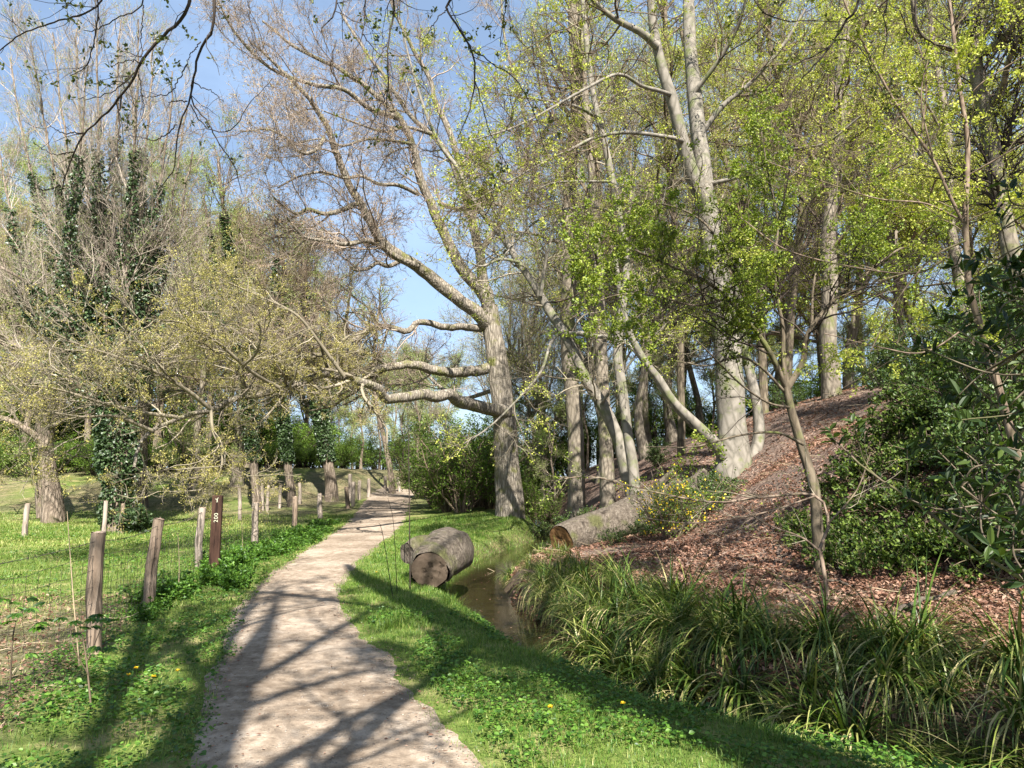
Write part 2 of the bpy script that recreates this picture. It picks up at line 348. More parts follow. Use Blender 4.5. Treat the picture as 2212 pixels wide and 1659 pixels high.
M['logcut_shade2'] = wood_material("orange_cut_face", (.09, .045, .02), (.19, .10, .04), (.30, .18, .085), True)
M['board'] = wood_material("brown_board", (.022, .011, .008), (.040, .021, .014), (.075, .040, .027))
def flat(name, col, rough=.6, metal=0.0):
    m, t, out = new_mat(name); tc = N(t, "ShaderNodeTexCoord").outputs["Object"]
    c = mix(t, noise(t, tc, 20, 3), tuple(x * .8 for x in col), tuple(min(1, x * 1.15) for x in col)); b = principled(t, out, c, rough); b.inputs["Metallic"].default_value = metal; return m
M['white'] = flat("stencil_light", (.5, .5, .36)); M['wire'] = flat("galvanised_wire", (.075, .062, .055), .6, .3)  # pale number and emblem: painted light, as if showing through stencil cut-outs

# ------------------------------------------------------------------ ground, path, water
def spacing(a, b, near, d0, grow):
    """coordinates from a to b, finest (d0) around near"""
    r = [near]; x = near
    while x < b: x += max(d0, d0 + grow * (x - near - 6)) if x - near > 6 else d0; r.append(min(x, b))
    l = []; x = near
    while x > a: x -= max(d0, d0 + grow * (near - x - 6)) if near - x > 6 else d0; l.append(max(x, a))
    return np.array(l[::-1] + r)
gx = spacing(-260, 260, -.3, .085, .055); gy = spacing(-25, 420, 8.5, .085, .05)
XX, YY = np.meshgrid(gx, gy, indexing='ij'); ZZ = H(XX, YY)

pl = [G(u, v) for u, v in [(330, 2000), (395, 1780), (410, 1659), (425, 1560), (440, 1480), (478, 1410), (500, 1330), (535, 1285), (605, 1225), (700, 1163), (760, 1118), (786, 1085), (800, 1068)]]
pr = [G(u, v) for u, v in [(1300, 2000), (1110, 1780), (1040, 1659), (955, 1570), (895, 1500), (850, 1430), (785, 1375), (748, 1320), (736, 1265), (772, 1218), (822, 1178), (868, 1138), (884, 1098), (892, 1070)]]
pl = np.array(pl); pr = np.array(pr)
pl = np.vstack([[pl[0][0] + .5, -12, 0], pl]); pr = np.vstack([[pr[0][0] + .4, -12, 0], pr])
def xl(y): return np.interp(y, pl[:, 1], pl[:, 0])
def xr(y): return np.interp(y, pr[:, 1], pr[:, 0])
YEND = min(pl[-1, 1], pr[-1, 1]) + 4
print("path ends", pl[-1], pr[-1])
def path_off(x, y):
    """>0 outside the path, by how many metres"""
    return np.maximum(xl(y) - x, x - xr(y)) + np.where(y > YEND, 5, 0)
DD = stream_d(XX, YY)
fence_xy = None
def litter_left(x, y):
    return .72 * sstep(.9, 1.5, (xl(y) - x) + .5 * (fbm(x * 1.5, y * 1.5, 21) - .5)) * sstep(5.2, 3.2, (xl(y) - x) + 2 * (fbm(x * .8, y * .8, 22) - .5)) * sstep(12, 8, y)
gr = 1 - sstep(.2, .7, DD + .5 * (fbm(XX, YY, 30) - .5)); gr = gr * (1 - .85 * litter_left(XX, YY)); gr = gr * (1 - .6 * sstep(26, 33, YY) * sstep(-3, -6, XX) * sstep(.22, .5, fbm(XX * .4, YY * .4, 33)))  # left bank mottled brown: dry ground, plus tree shade put into the colour
mud = np.exp(-(np.abs(DD) / (.75 + .25 * sstep(9, 22, YY))) ** 4)
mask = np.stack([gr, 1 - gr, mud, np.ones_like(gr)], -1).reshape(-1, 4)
V = np.stack([XX, YY, ZZ], -1).reshape(-1, 3); nx, ny = len(gx), len(gy)
ii = (np.arange(nx - 1)[:, None] * ny + np.arange(ny - 1)[None, :]).ravel()
mb = MB(); mb.add(V, np.stack([ii, ii + ny, ii + ny + 1, ii + 1], -1), 0, True)
g = mb.build("ground", M['ground']); tag(g, kind="structure")
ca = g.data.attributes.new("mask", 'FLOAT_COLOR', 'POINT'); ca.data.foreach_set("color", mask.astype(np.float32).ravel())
print("ground", nx, ny)
ys = np.concatenate([np.arange(-12, 3, .5), np.arange(3, 14, .06), np.arange(14, YEND, .25)]); K = 26
ta = np.linspace(0, 1, K)[None, :]
el = xl(ys) + .22 * (fbm(ys * 1.3, ys * 0, 40) - .5) + .05 * (fbm(ys * 4, ys * 0, 41) - .5) + .05 * (fbm(ys * 17, ys * 0, 45) - .5); er = xr(ys) + .22 * (fbm(ys * 1.3, ys * 0, 42) - .5) + .05 * (fbm(ys * 4, ys * 0, 43) - .5) + .05 * (fbm(ys * 17, ys * 0, 46) - .5)
PX = el[:, None] * (1 - ta) + er[:, None] * ta; PY = ys[:, None] + 0 * ta
PZ = H(PX, PY) + .012 - .012 * (np.abs(ta * 2 - 1) ** 6) + .012 * (1 - np.abs(ta * 2 - 1) ** 2) + .012 * (fbm(PX * 5, PY * 5, 44) - .5)
ii = (np.arange(len(ys) - 1)[:, None] * K + np.arange(K - 1)[None, :]).ravel()
mb = MB(); mb.add(np.stack([PX, PY, PZ], -1).reshape(-1, 3), np.stack([ii, ii + 1, ii + K + 1, ii + K], -1), 0, True)
tag(mb.build("path", M['path']), kind="structure")
# water: a level sheet along the channel
mb = MB(); sp = np.concatenate([np.linspace(STREAM[i], STREAM[i + 1], 6, endpoint=False) for i in range(len(STREAM) - 1)])
tn = unit(np.gradient(sp, axis=0)); nn = np.stack([tn[:, 1], -tn[:, 0]], -1); WZ = -.36
Lf = sp - nn * 1.1; Rt = sp + nn * 1.1; q = np.stack([Lf, Rt], 1).reshape(-1, 2)
i2 = np.arange(len(sp) - 1) * 2
mb.add(np.hstack([q, np.full((len(q), 1), WZ)]), np.stack([i2, i2 + 1, i2 + 3, i2 + 2], -1), 0, True); tag(mb.build("water", M['water']), kind="structure")

# ------------------------------------------------------------------ tree machinery
def catmull(pts, S):
    """pts (n,4): x y z r -> S smooth samples"""
    p = np.asarray(pts, float); n = len(p)
    if n == 2: t = np.linspace(0, 1, S)[:, None]; return p[0] * (1 - t) + p[1] * t
    q = np.vstack([2 * p[0] - p[1], p, 2 * p[-1] - p[-2]])
    seg = np.linalg.norm(np.diff(p[:, :3], axis=0), axis=1); cum = np.concatenate([[0], np.cumsum(seg)]); s = np.linspace(0, cum[-1], S)
    i = np.clip(np.searchsorted(cum, s, side='right') - 1, 0, n - 2); t = ((s - cum[i]) / np.maximum(seg[i], 1e-6))[:, None]
    a, b, c, d = q[i], q[i + 1], q[i + 2], q[i + 3]
    r = .5 * ((2 * b) + (c - a) * t + (2 * a - 5 * b + 4 * c - d) * t ** 2 + (3 * b - a - 3 * c + d) * t ** 3)
    r[:, 3] = (b[:, 3] + (c[:, 3] - b[:, 3]) * t[:, 0]); return r
def trace(pl_, Y, w0, w1=None, S=28, wob=.0, base=False, Y1=None):
    """a limb traced in working pixels at depth Y (to Y1), its width in pixels from w0 to w1"""
    w1 = w0 * .3 if w1 is None else w1; Y1 = Y if Y1 is None else Y1; n = len(pl_); out = []
    for i, q in enumerate(pl_):
        t = i / (n - 1); Yi = q[2] if len(q) > 2 else Y + (Y1 - Y) * t; p = P(q[0], q[1], Yi); wd = w0 + (w1 - w0) * t
        out.append([*p, .5 * wd / FD * Yi])
    o = catmull(out, S)
    if wob: o[1:, :3] += np.cumsum(rng.normal(0, wob, (S - 1, 3)), 0) * .3 + rng.normal(0, wob * .5, (S - 1, 3))
    if base:
        z = float(H(o[0, 0], o[0, 1])); o[0, 2] = min(o[0, 2], z - .25)
        hh = np.abs(o[:, 2] - z); o[:, 3] *= 1 + .4 * np.exp(-hh / .3)
    return o
def grow(p0, d, L, nseg, wob, bias):
    n = len(p0); pts = np.empty((n, nseg + 1, 3)); pts[:, 0] = p0; d = unit(d); st = (L / nseg)[:, None]
    for i in range(nseg):
        d = unit(d + rng.normal(0, wob, (n, 3)) + bias); pts[:, i + 1] = pts[:, i] + d * st
    return pts
def sprout(pts, rad, n, L, ang=.8, aj=.25, t0=.15, t1=1.0, nseg=4, wob=.15, bias=(0, 0, .05), rr=.5, rmin=.004, taper=.6, flatz=0.0, rmax=9):
    """n children spread over the parents by length"""
    ln = np.linalg.norm(np.diff(pts, axis=1), axis=2).sum(1); Np, S, _ = pts.shape
    idx = rng.choice(Np, n, p=ln / ln.sum()); u = rng.uniform(t0, t1, n); t = u * (S - 1); i = np.minimum(t.astype(int), S - 2); f = (t - i)
    p = pts[idx, i] * (1 - f[:, None]) + pts[idx, i + 1] * f[:, None]; tan = unit(pts[idx, i + 1] - pts[idx, i]); r = rad[idx, i] * (1 - f) + rad[idx, i + 1] * f
    q = rng.normal(0, 1, (n, 3)); q[:, 2] *= (1 - flatz); q = unit(np.cross(tan, np.cross(q, tan))); a = np.clip(rng.normal(ang, aj, n), .15, 1.7)[:, None]
    d = tan * np.cos(a) + q * np.sin(a); l = L * rng.uniform(.55, 1.3, n) * (1.15 - .55 * u)
    c = grow(p, d, l, nseg, wob, np.array(bias)); r0 = np.clip(r * rr, rmin, rmax); tt = np.linspace(0, 1, nseg + 1)[None, :]
    return c, np.maximum(r0[:, None] * (1 - taper * tt), rmin * .6)
def leafpos(pts, n, spread=.03):
    Np, S, _ = pts.shape; idx = rng.integers(0, Np, n); t = rng.uniform(.15, 1, n) * (S - 1); i = np.minimum(t.astype(int), S - 2); f = (t - i)[:, None]
    p = pts[idx, i] * (1 - f) + pts[idx, i + 1] * f; tan = unit(pts[idx, i + 1] - pts[idx, i])
    return p + rng.normal(0, spread, (n, 3)), unit(tan + rng.normal(0, .9, (n, 3)))
CL = 1.0
def tufts(pts, n, spread, per=3):
    """leaves in small tufts, the tufts gathered in drifts along some twigs and missing on others"""
    m = max(8, int(n / per * 2.2)); p, d = leafpos(pts, m, .01); k = vnoise(p[:, 0] * 1.3 + 50, p[:, 2] * 1.6 + p[:, 1] * 1.1 + 90, 55) * CL + .25 * rng.uniform(0, 1, m)
    sel = np.argsort(-k)[:max(4, int(n / per))]; p = np.repeat(p[sel], per, 0); d = np.repeat(d[sel], per, 0); e = n - len(p)
    if e > 0: p = np.vstack([p, p[:e]]); d = np.vstack([d, d[:e]])
    p = p[:n]; d = d[:n]; return p + rng.normal(0, spread, (n, 3)), unit(d + rng.normal(0, .8, (n, 3)))
def stack(limbs):
    S = max(len(l) for l in limbs); L = [l if len(l) == S else catmull(l, S) for l in limbs]; A = np.array(L); return A[:, :, :3], A[:, :, 3]
def crown(mb, pts, rad, levels, leaf, tw=0, lf=1):
    """levels: list of dict for sprout; leaf: (count, length, width, spread, up) on the last level"""
    cur = (pts, rad); allp = []
    for i, lv in enumerate(levels):
        lv = dict(lv); R = lv.pop('R', 4 if i < len(levels) - 1 else 3); cur = sprout(*cur, **lv); n = len(cur[0])
        mb.tubes(cur[0], cur[1], R, tw, 0, rng.uniform(0, 1, n)); allp.append(cur)
    if leaf:
        for tgt in ([allp[-1]] if len(leaf) < 6 else [allp[k] for k in leaf[5]]):
            p, d = tufts(tgt[0], leaf[0], leaf[3]); s_ = rng.uniform(.6, 1.25, leaf[0]); mb.leaves(p, d, leaf[1] * s_, leaf[2] * s_, lf, up=leaf[4])
    return allp
def ivy(mb, limbs, n, thick, size, tmax=1.0, mat=0):
    pts, rad = stack(limbs); S = pts.shape[1]; ln = np.linalg.norm(np.diff(pts, axis=1), axis=2).sum(1)
    idx = rng.choice(len(pts), n, p=ln / ln.sum()); u = rng.uniform(0, 1, n) ** 1.15 * tmax; t = u * (S - 1); i = np.minimum(t.astype(int), S - 2); f = t - i
    p = pts[idx, i] * (1 - f[:, None]) + pts[idx, i + 1] * f[:, None]; r = rad[idx, i]
    lump = .35 + 1.5 * vnoise(p[:, 2] * 1.1 + idx * 3.1, p[:, 0] * .8, 77) ** 1.4
    q = unit(rng.normal(0, 1, (n, 3)) * np.array([1, 1, .35])); off = r + thick * lump * rng.uniform(.05, 1, n) ** .6 * np.clip(1.25 - u / tmax, .2, 1) * np.clip(.35 + 2.2 * u / tmax, 0, 1)
    pp = p + q * off[:, None]; dd = unit(q + rng.normal(0, .6, (n, 3)) + np.array([0, 0, -.9])); s_ = rng.uniform(.6, 1.3, n)
    mb.leaves(pp, dd, size * s_, size * .95 * s_, mat, up=.1)

def hero_tree(name, label, cat, limbs, barkm, levels, leaf, twm, lfm, group=None, base_z=None, src=None, R=14, rough=.035, extra=None):
    b = limbs[0][0]; root = thing(name, label, cat, (b[0], b[1], float(H(b[0], b[1]))), group)
    mb = MB()
    for l in limbs:
        big = l[0, 3] > .12; mb.tubes(l[None, :, :3], l[None, :, 3], R if big else 7, 0, rough if big else .02)
    mb.build("trunk", barkm, root)
    pts, rad = stack(limbs if src is None else [limbs[k] for k in src])
    mb = MB(); crown(mb, pts, rad, levels, leaf)
    if extra: extra(mb)
    mb.build("crown", [twm, lfm], root); return root
# ------------------------------------------------------------------ big oak by the stream
Yo = 26.0
oak_trunk = trace([(1103, 1085), (1098, 1040), (1095, 985), (1092, 930), (1084, 860), (1076, 800), (1068, 740), (1060, 690), (1058, 660)], Yo, 58, 38, base=True, S=34)
L = [oak_trunk]
L.append(trace([(1058, 705), (1025, 672), (960, 622), (905, 575), (862, 548), (822, 516), (792, 462), (752, 392), (722, 325), (698, 262), (650, 200), (598, 150), (540, 100)], Yo, 33, 5, Y1=21, wob=.035, S=44))
L.append(trace([(1060, 690), (1048, 640), (1020, 605), (992, 572), (975, 536), (939, 456), (909, 383), (888, 310), (862, 255), (807, 200), (734, 146), (640, 100), (560, 40)], Yo, 33, 5, Y1=23, wob=.03, S=44))
L.append(trace([(1062, 690), (1056, 650), (1043, 600), (1037, 545), (1026, 490), (1008, 430), (990, 375), (968, 330), (939, 292), (891, 250), (840, 178), (789, 109), (740, 30)], Yo, 27, 5, Y1=27, wob=.03, S=44))
L.append(trace([(1000, 400), (985, 330), (965, 270), (939, 219), (931, 175), (898, 117), (880, 80), (850, 20), (830, -60)], Yo + .4, 16, 5, Y1=26))
L.append(trace([(1040, 710), (1000, 704), (968, 704), (909, 694), (882, 716), (840, 704), (807, 707), (771, 729), (734, 753), (690, 768), (640, 772), (600, 770), (566, 786)], Yo, 17, 4, Y1=21, wob=.03, S=44))
L.append(trace([(1060, 793), (1020, 800), (982, 803), (939, 797), (909, 789), (880, 785), (826, 792), (771, 800), (720, 802), (660, 792), (612, 776), (575, 752), (545, 722)], Yo, 25, 8, Y1=22, wob=.035, S=44))
L.append(trace([(1098, 888), (1070, 886), (1044, 879), (1010, 872), (984, 862), (971, 850), (940, 856), (917, 850), (890, 854), (862, 857), (830, 858), (819, 840), (790, 826), (743, 812), (700, 806), (650, 822), (602, 838), (560, 852), (529, 853), (490, 868), (456, 884), (410, 893), (370, 910), (328, 930), (300, 965), (288, 1010)], Yo - .2, 30, 6, Y1=15, S=70, wob=.02))
L.append(trace([(905, 575), (860, 558), (820, 530), (790, 520), (750, 528), (700, 520), (655, 510), (620, 470)], 24, 16, 5, Y1=20))
L.append(trace([(870, 560), (840, 575), (815, 568), (795, 580), (770, 584), (757, 577)], 24, 11, 6, Y1=23))
L.append(trace([(770, 440), (735, 455), (700, 462), (665, 452), (640, 462), (605, 440), (590, 425)], 23, 13, 4, Y1=20))
L.append(trace([(905, 420), (860, 400), (820, 398), (780, 380), (745, 385), (700, 372), (650, 380), (600, 405)], 24.5, 10, 4, Y1=21))
L.append(trace([(700, 300), (680, 325), (650, 330), (620, 300), (580, 280), (520, 285)], 21.5, 10, 3, Y1=19))
L.append(trace([(862, 255), (800, 235), (743, 193), (674, 182), (583, 146), (510, 73), (470, 0)], 24, 14, 5, Y1=20))
L.append(trace([(950, 440), (1000, 452), (1060, 440), (1120, 452), (1180, 430)], 26, 12, 5, Y1=24))
L.append(trace([(888, 310), (800, 300), (740, 315), (690, 300), (600, 320)], 24, 8, 3, Y1=21))
L.append(trace([(939, 292), (880, 275), (830, 285), (760, 262), (700, 240)], 25, 9, 3, Y1=22))
L.append(trace([(1037, 545), (1080, 480), (1120, 400), (1140, 300), (1120, 200), (1090, 80), (1080, -50)], 27, 14, 4, Y1=29))
L.append(trace([(1060, 845), (1000, 860), (950, 835), (915, 800), (880, 770)], 26.5, 10, 4, Y1=28))
left_limbs = [7, 6, 5]; up_limbs = [i for i in range(1, len(L)) if i not in (7,)]
def oak_extra(mb):
    # the fine olive crown that hangs from the long low limbs on the left
    sub = [L[7][26:], L[6][14:], L[5][14:], trace([(602, 838), (540, 800), (470, 740), (400, 700), (330, 690)], 17.5, 10, 3, Y1=14), trace([(529, 853), (520, 800), (555, 760), (560, 700), (520, 640)], 17, 9, 3, Y1=15),
           trace([(456, 884), (400, 840), (330, 800), (250, 770), (160, 740), (80, 700)], 16, 10, 3, Y1=13), trace([(383, 901), (300, 890), (220, 870), (120, 840), (20, 830)], 15.5, 10, 3, Y1=13),
           trace([(743, 812), (690, 740), (640, 680), (560, 640), (470, 600)], 19, 9, 3, Y1=17), trace([(328, 930), (250, 900), (170, 900), (60, 880)], 15, 9, 3, Y1=13),
           trace([(456, 884), (460, 930), (480, 980), (470, 1030), (430, 1060)], 16, 8, 3, Y1=15.5)]
    for l in sub: mb.tubes(l[None, :, :3], l[None, :, 3], 6, 0, .02)
    global CL
    CL = .25; p, r = stack(sub)
    crown(mb, p, r, [dict(n=150, L=2.1, ang=.9, nseg=6, wob=.3, bias=(-.04, -.03, .05), rmin=.011, rr=.5), dict(n=900, L=.85, nseg=5, wob=.3, bias=(0, 0, .04), rmin=.006),
                     dict(n=4200, L=.42, nseg=4, wob=.28, bias=(0, 0, .04), rmin=.0042), dict(n=9000, L=.2, nseg=2, wob=.3, rmin=.003)], (70000, .034, .024, .03, .3), 0, 2); CL = 1.0
oak = hero_tree("oak_tree", "tall bare oak whose long crooked low limbs reach left over the path", "oak tree", L, M['oak'],
    [dict(n=170, L=2.5, ang=.8, nseg=8, wob=.2, bias=(0, 0, .07), rmin=.013, rr=.4, t0=.25, rmax=.034), dict(n=1900, L=1.15, nseg=6, wob=.28, bias=(0, 0, .06), rmin=.008),
     dict(n=10500, L=.55, nseg=4, wob=.26, bias=(0, 0, .05), rmin=.005), dict(n=32000, L=.27, nseg=2, wob=.2, bias=(0, 0, .05), rmin=.004)],
    (20000, .055, .03, .02, .4), M['tw_pink'], M['bud'], src=up_limbs)
# the crown's low left part carries young olive leaves
def add_crown(root, name, mats, fn):
    mb = MB(); fn(mb); return mb.build(name, mats, root)
add_crown(oak, "leafy_branches", [M['tw_grey'], M['tw_grey'], M['l_olive']], oak_extra)

# ------------------------------------------------------------------ right side: beeches
Lb = [trace([(1585, 1050), (1584, 1000), (1582, 930), (1578, 850), (1572, 760), (1562, 680), (1550, 600), (1536, 500), (1524, 430)], 18.5, 68, 48, base=True, S=40)]
Lb.append(trace([(1528, 450), (1516, 346), (1505, 255), (1498, 182), (1491, 109), (1487, 0), (1480, -120)], 18.5, 42, 22, Y1=19.5))
Lb.append(trace([(1526, 440), (1500, 390), (1484, 340), (1468, 280), (1452, 219), (1434, 164), (1417, 91), (1408, 20), (1404, -100)], 18.4, 36, 18, Y1=17.5))
Lb.append(trace([(1562, 985), (1542, 955), (1505, 919), (1454, 868), (1423, 820), (1392, 780), (1360, 720), (1340, 640), (1330, 560)], 18.3, 28, 10, Y1=17))
Lb.append(trace([(1420, 100), (1385, 70), (1345, 50), (1320, 35), (1281, 0), (1240, -50)], 17.6, 20, 8, Y1=16.5))
Lb.append(trace([(1450, 205), (1427, 197), (1385, 185), (1336, 160), (1263, 193), (1180, 240), (1110, 275), (1026, 302)], 17.9, 11, 3, Y1=14))
Lb.append(trace([(1475, 305), (1449, 297), (1354, 286), (1281, 299), (1237, 321), (1185, 345), (1135, 372), (1037, 427)], 18, 11, 3, Y1=15))
Lb.append(trace([(1585, 1052), (1600, 1020), (1622, 1000), (1640, 940), (1632, 860), (1618, 800), (1600, 700), (1592, 560)], 18.7, 30, 16, Y1=19.5, base=True))
Lb.append(trace([(1508, 300), (1560, 230), (1620, 180), (1690, 100), (1740, 20)], 18.8, 14, 6, Y1=18))
Lb.append(trace([(1500, 200), (1560, 120), (1600, 40), (1620, -60)], 18.8, 12, 6, Y1=17))
Lb.append(trace([(1520, 400), (1600, 380), (1680, 330), (1780, 310), (1860, 250)], 18.6, 11, 4, Y1=16))
beech = hero_tree("beech_tree", "thick smooth grey beech with a split base and a low limb leaning left", "beech tree", Lb, M['beech'],
    [dict(n=75, L=2.4, ang=.95, nseg=7, wob=.2, bias=(0, 0, .03), rmin=.012, rr=.4, t0=.3, rmax=.035), dict(n=700, L=1.2, nseg=5, wob=.22, rmin=.007), dict(n=3600, L=.5, nseg=3, wob=.2, rmin=.0045, flatz=.6), dict(n=7000, L=.22, nseg=2, wob=.2, rmin=.003)],
    (20000, .06, .042, .03, .8), M['tw_brown'], M['l_lime'], src=[4, 5, 6, 8, 9, 10])
# slender mottled trunk left of the beech
Ls = [trace([(1372, 1062), (1366, 1000), (1356, 940), (1348, 871), (1338, 800), (1334, 760), (1342, 680), (1353, 600), (1352, 547), (1340, 474), (1325, 401), (1310, 328), (1292, 255), (1278, 182), (1267, 91), (1260, 0), (1254, -120)], 19, 24, 11, base=True, S=50)]
Ls.append(trace([(1325, 463), (1281, 447), (1208, 456), (1154, 481), (1099, 540), (1060, 600)], 18.8, 9, 3, Y1=16))
Ls.append(trace([(1292, 255), (1250, 232), (1208, 222), (1135, 211), (1060, 200)], 18.8, 9, 3, Y1=16))
Ls.append(trace([(1315, 392), (1285, 392), (1230, 392), (1180, 400), (1110, 440)], 18.8, 7, 3, Y1=17))
Ls.append(trace([(1338, 560), (1380, 520), (1420, 480), (1440, 400)], 18.8, 7, 3, Y1=18))
hero_tree("young_beech", "slender mottled grey trunk rising between the leaning tree and thick beech", "beech tree", Ls, M['beech'],
    [dict(n=60, L=1.9, ang=1.0, nseg=6, wob=.2, bias=(0, 0, .04), rmin=.009, rr=.4, t0=.25, rmax=.025), dict(n=420, L=.9, nseg=4, wob=.2, rmin=.006), dict(n=2200, L=.4, nseg=3, wob=.2, rmin=.004)],
    (9000, .055, .04, .03, .8), M['tw_grey'], M['l_lime'])
Lp = [trace([(1376, 1072), (1361, 1040), (1350, 1000), (1336, 950), (1307, 885), (1285, 850), (1263, 815), (1240, 762), (1215, 715), (1190, 678), (1168, 640), (1145, 602), (1120, 566), (1092, 521), (1044, 463), (1011, 412), (990, 365), (957, 321), (930, 270), (905, 200), (880, 110), (865, 40)], 20, 32, 3, base=True, S=60, Y1=21)]
Lp.append(trace([(1222, 722), (1250, 720), (1285, 726), (1330, 730), (1358, 745), (1385, 775)], 20.2, 12, 8, Y1=18.6))
Lp.append(trace([(1215, 715), (1190, 740), (1170, 800), (1130, 850), (1060, 920), (1000, 960)], 19.8, 8, 3, Y1=18))
Lp.append(trace([(1300, 870), (1330, 830), (1380, 760), (1440, 700)], 20, 7, 3, Y1=19))
Lp.append(trace([(1120, 566), (1080, 560), (1040, 575), (1000, 560)], 20.4, 8, 3, Y1=19.5))
Lp.append(trace([(1168, 640), (1180, 560), (1200, 470), (1190, 380)], 20.3, 9, 3, Y1=20))
hero_tree("leaning_tree", "pale grey trunk leaning far left across the big oak's right side", "leaning tree", Lp, M['beech'],
    [dict(n=70, L=2.0, ang=1.0, nseg=7, wob=.25, bias=(0, 0, .04), rmin=.01, rr=.4, rmax=.03), dict(n=480, L=.95, nseg=4, wob=.22, rmin=.006), dict(n=2600, L=.42, nseg=3, wob=.2, rmin=.004)],
    (8000, .055, .04, .03, .7), M['tw_grey'], M['l_lime'])
# tall dark trunks behind
def tall(name, label, pl_, Y, w0, w1, barkm, twm, lfm, nleaf, cat="tree", extra_l=(), nb=60, group=None, lsize=.06, L1=3.9, base=True):
    ls = [trace(pl_, Y, w0, w1, base=base, S=36)] + [trace(q, Y, a, b, Y1=y1) for q, a, b, y1 in extra_l]
    return hero_tree(name, label, cat, ls, barkm, [dict(n=int(nb * .6), L=L1, ang=.95, nseg=8, wob=.18, bias=(0, 0, .06), rmin=.014, rr=.4, t0=.3, rmax=.05), dict(n=nb * 5, L=1.5, nseg=5, wob=.22, rmin=.008), dict(n=nb * 24, L=.65, nseg=3, wob=.22, rmin=.0055)],
                     (int(nleaf * 1.5), lsize * .85, lsize * .6, .06, .7), twm, lfm, group=group)
tall("forest_tree", "dark straight trunk with green mossy upper stem right of the oak", [(1245, 1015), (1244, 940), (1238, 860), (1228, 760), (1226, 660), (1232, 547), (1230, 437), (1234, 328), (1245, 255), (1246, 146), (1240, 50), (1236, -100)], 25, 36, 26, M['beechd'], M['tw_brown'], M['l_lime'], 9000,
     extra_l=[([(1232, 540), (1200, 520), (1150, 505), (1100, 500)], 12, 4, 24), ([(1232, 250), (1190, 200), (1170, 130), (1150, 50)], 12, 5, 25), ([(1246, 300), (1300, 240), (1340, 200), (1420, 190)], 9, 4, 24)])
tall("forest_tree", "grey straight trunk standing just left of the slender mottled trunk", [(1312, 1020), (1308, 950), (1302, 850), (1298, 740), (1294, 640), (1288, 500), (1280, 380), (1272, 300), (1262, 180), (1256, 60), (1252, -80)], 23, 32, 12, M['beechd'], M['tw_brown'], M['l_lime'], 9000)
tall("forest_tree", "narrow dark trunk close left of the thick beech", [(1472, 985), (1472, 900), (1470, 760), (1472, 650), (1462, 540), (1450, 400), (1446, 250), (1440, 100), (1430, -80)], 23.5, 17, 12, M['dark'], M['tw_brown'], M['l_lime'], 8000)
tall("forest_tree", "thick greenish trunk with flared roots high on the bare slope", [(1796, 834), (1795, 800), (1790, 750), (1790, 707), (1793, 598), (1788, 520), (1800, 400), (1812, 300), (1815, 219), (1822, 100), (1826, -60)], 22.5, 38, 26, M['beechd'], M['tw_brown'], M['l_lime'], 15000,
     extra_l=[([(1800, 400), (1740, 320), (1700, 240), (1640, 150)], 16, 7, 21), ([(1812, 300), (1880, 220), (1940, 160)], 12, 5, 21)], nb=80)
tall("forest_tree", "knobbly forked trunk at the right edge with dark raised limbs", [(2212, 760), (2205, 640), (2198, 605), (2169, 474), (2151, 365), (2136, 273), (2114, 182), (2103, 109), (2120, 20), (2125, -60)], 14, 40, 26, M['beechd'], M['tw_dark'], M['l_lime'], 12000,
     extra_l=[([(2110, 120), (2160, 90), (2212, 30), (2260, -30)], 20, 16, 12), ([(2140, 230), (2165, 190), (2180, 128), (2212, 60)], 16, 10, 12.5), ([(2105, 115), (2060, 108), (2010, 90), (1980, 60), (1970, 0)], 14, 8, 13), ([(2070, 110), (2066, 60), (2080, 10), (2095, -30)], 10, 6, 13)], nb=70, lsize=.045, L1=1.7, base=False)
tall("forest_tree", "twin dark stems behind the thick beech's right side", [(1650, 905), (1648, 800), (1640, 650), (1620, 500), (1560, 330), (1500, 180), (1470, 60)], 26, 20, 9, M['dark'], M['tw_brown'], M['l_lime'], 9000,
     extra_l=[([(1640, 650), (1680, 520), (1700, 380), (1660, 240), (1640, 100), (1640, -40)], 16, 8, 27)])
tall("forest_tree", "tall dark trunk with steep limbs against the sky, right of the beech crown", [(1700, 880), (1705, 700), (1720, 560), (1735, 420), (1720, 300), (1690, 200), (1660, 80), (1650, -60)], 27, 22, 12, M['dark'], M['tw_brown'], M['l_lime'], 12000,
     extra_l=[([(1735, 420), (1770, 300), (1800, 180), (1790, 60)], 14, 6, 27), ([(1725, 400), (1640, 300), (1570, 220), (1530, 130)], 14, 6, 26), ([(1720, 320), (1740, 200), (1735, 80)], 10, 5, 27)])

# hazel-like many-stemmed tree in front of the beech
Lh = [trace([(1762, 1065), (1752, 1030), (1731, 963), (1710, 890), (1698, 835)], 9.5, 24, 17, base=True, S=24)]
Lh.append(trace([(1698, 838), (1666, 766), (1626, 707), (1571, 645), (1520, 605), (1440, 570), (1370, 540)], 9.5, 14, 4, Y1=8.6))
Lh.append(trace([(1700, 838), (1692, 770), (1691, 707), (1677, 634), (1673, 561), (1680, 480), (1660, 380), (1640, 260)], 9.5, 11, 3, Y1=9.5))
Lh.append(trace([(1702, 838), (1735, 780), (1739, 744), (1753, 707), (1808, 642), (1870, 594), (1940, 540), (2010, 520)], 9.5, 15, 4, Y1=9))
Lh.append(trace([(1694, 845), (1640, 790), (1590, 770), (1530, 790), (1460, 780)], 9.5, 7, 3, Y1=8.8))
Lh.append(trace([(1705, 880), (1660, 870), (1600, 830), (1540, 770), (1500, 730)], 9.4, 6, 2.5, Y1=8.6))
Lh.append(trace([(1666, 766), (1610, 650), (1580, 580), (1520, 480), (1420, 440), (1330, 470)], 9.4, 8, 3, Y1=9))
Lh.append(trace([(1571, 645), (1500, 660), (1420, 640), (1320, 640), (1230, 690)], 9.1, 6, 2, Y1=8.4))
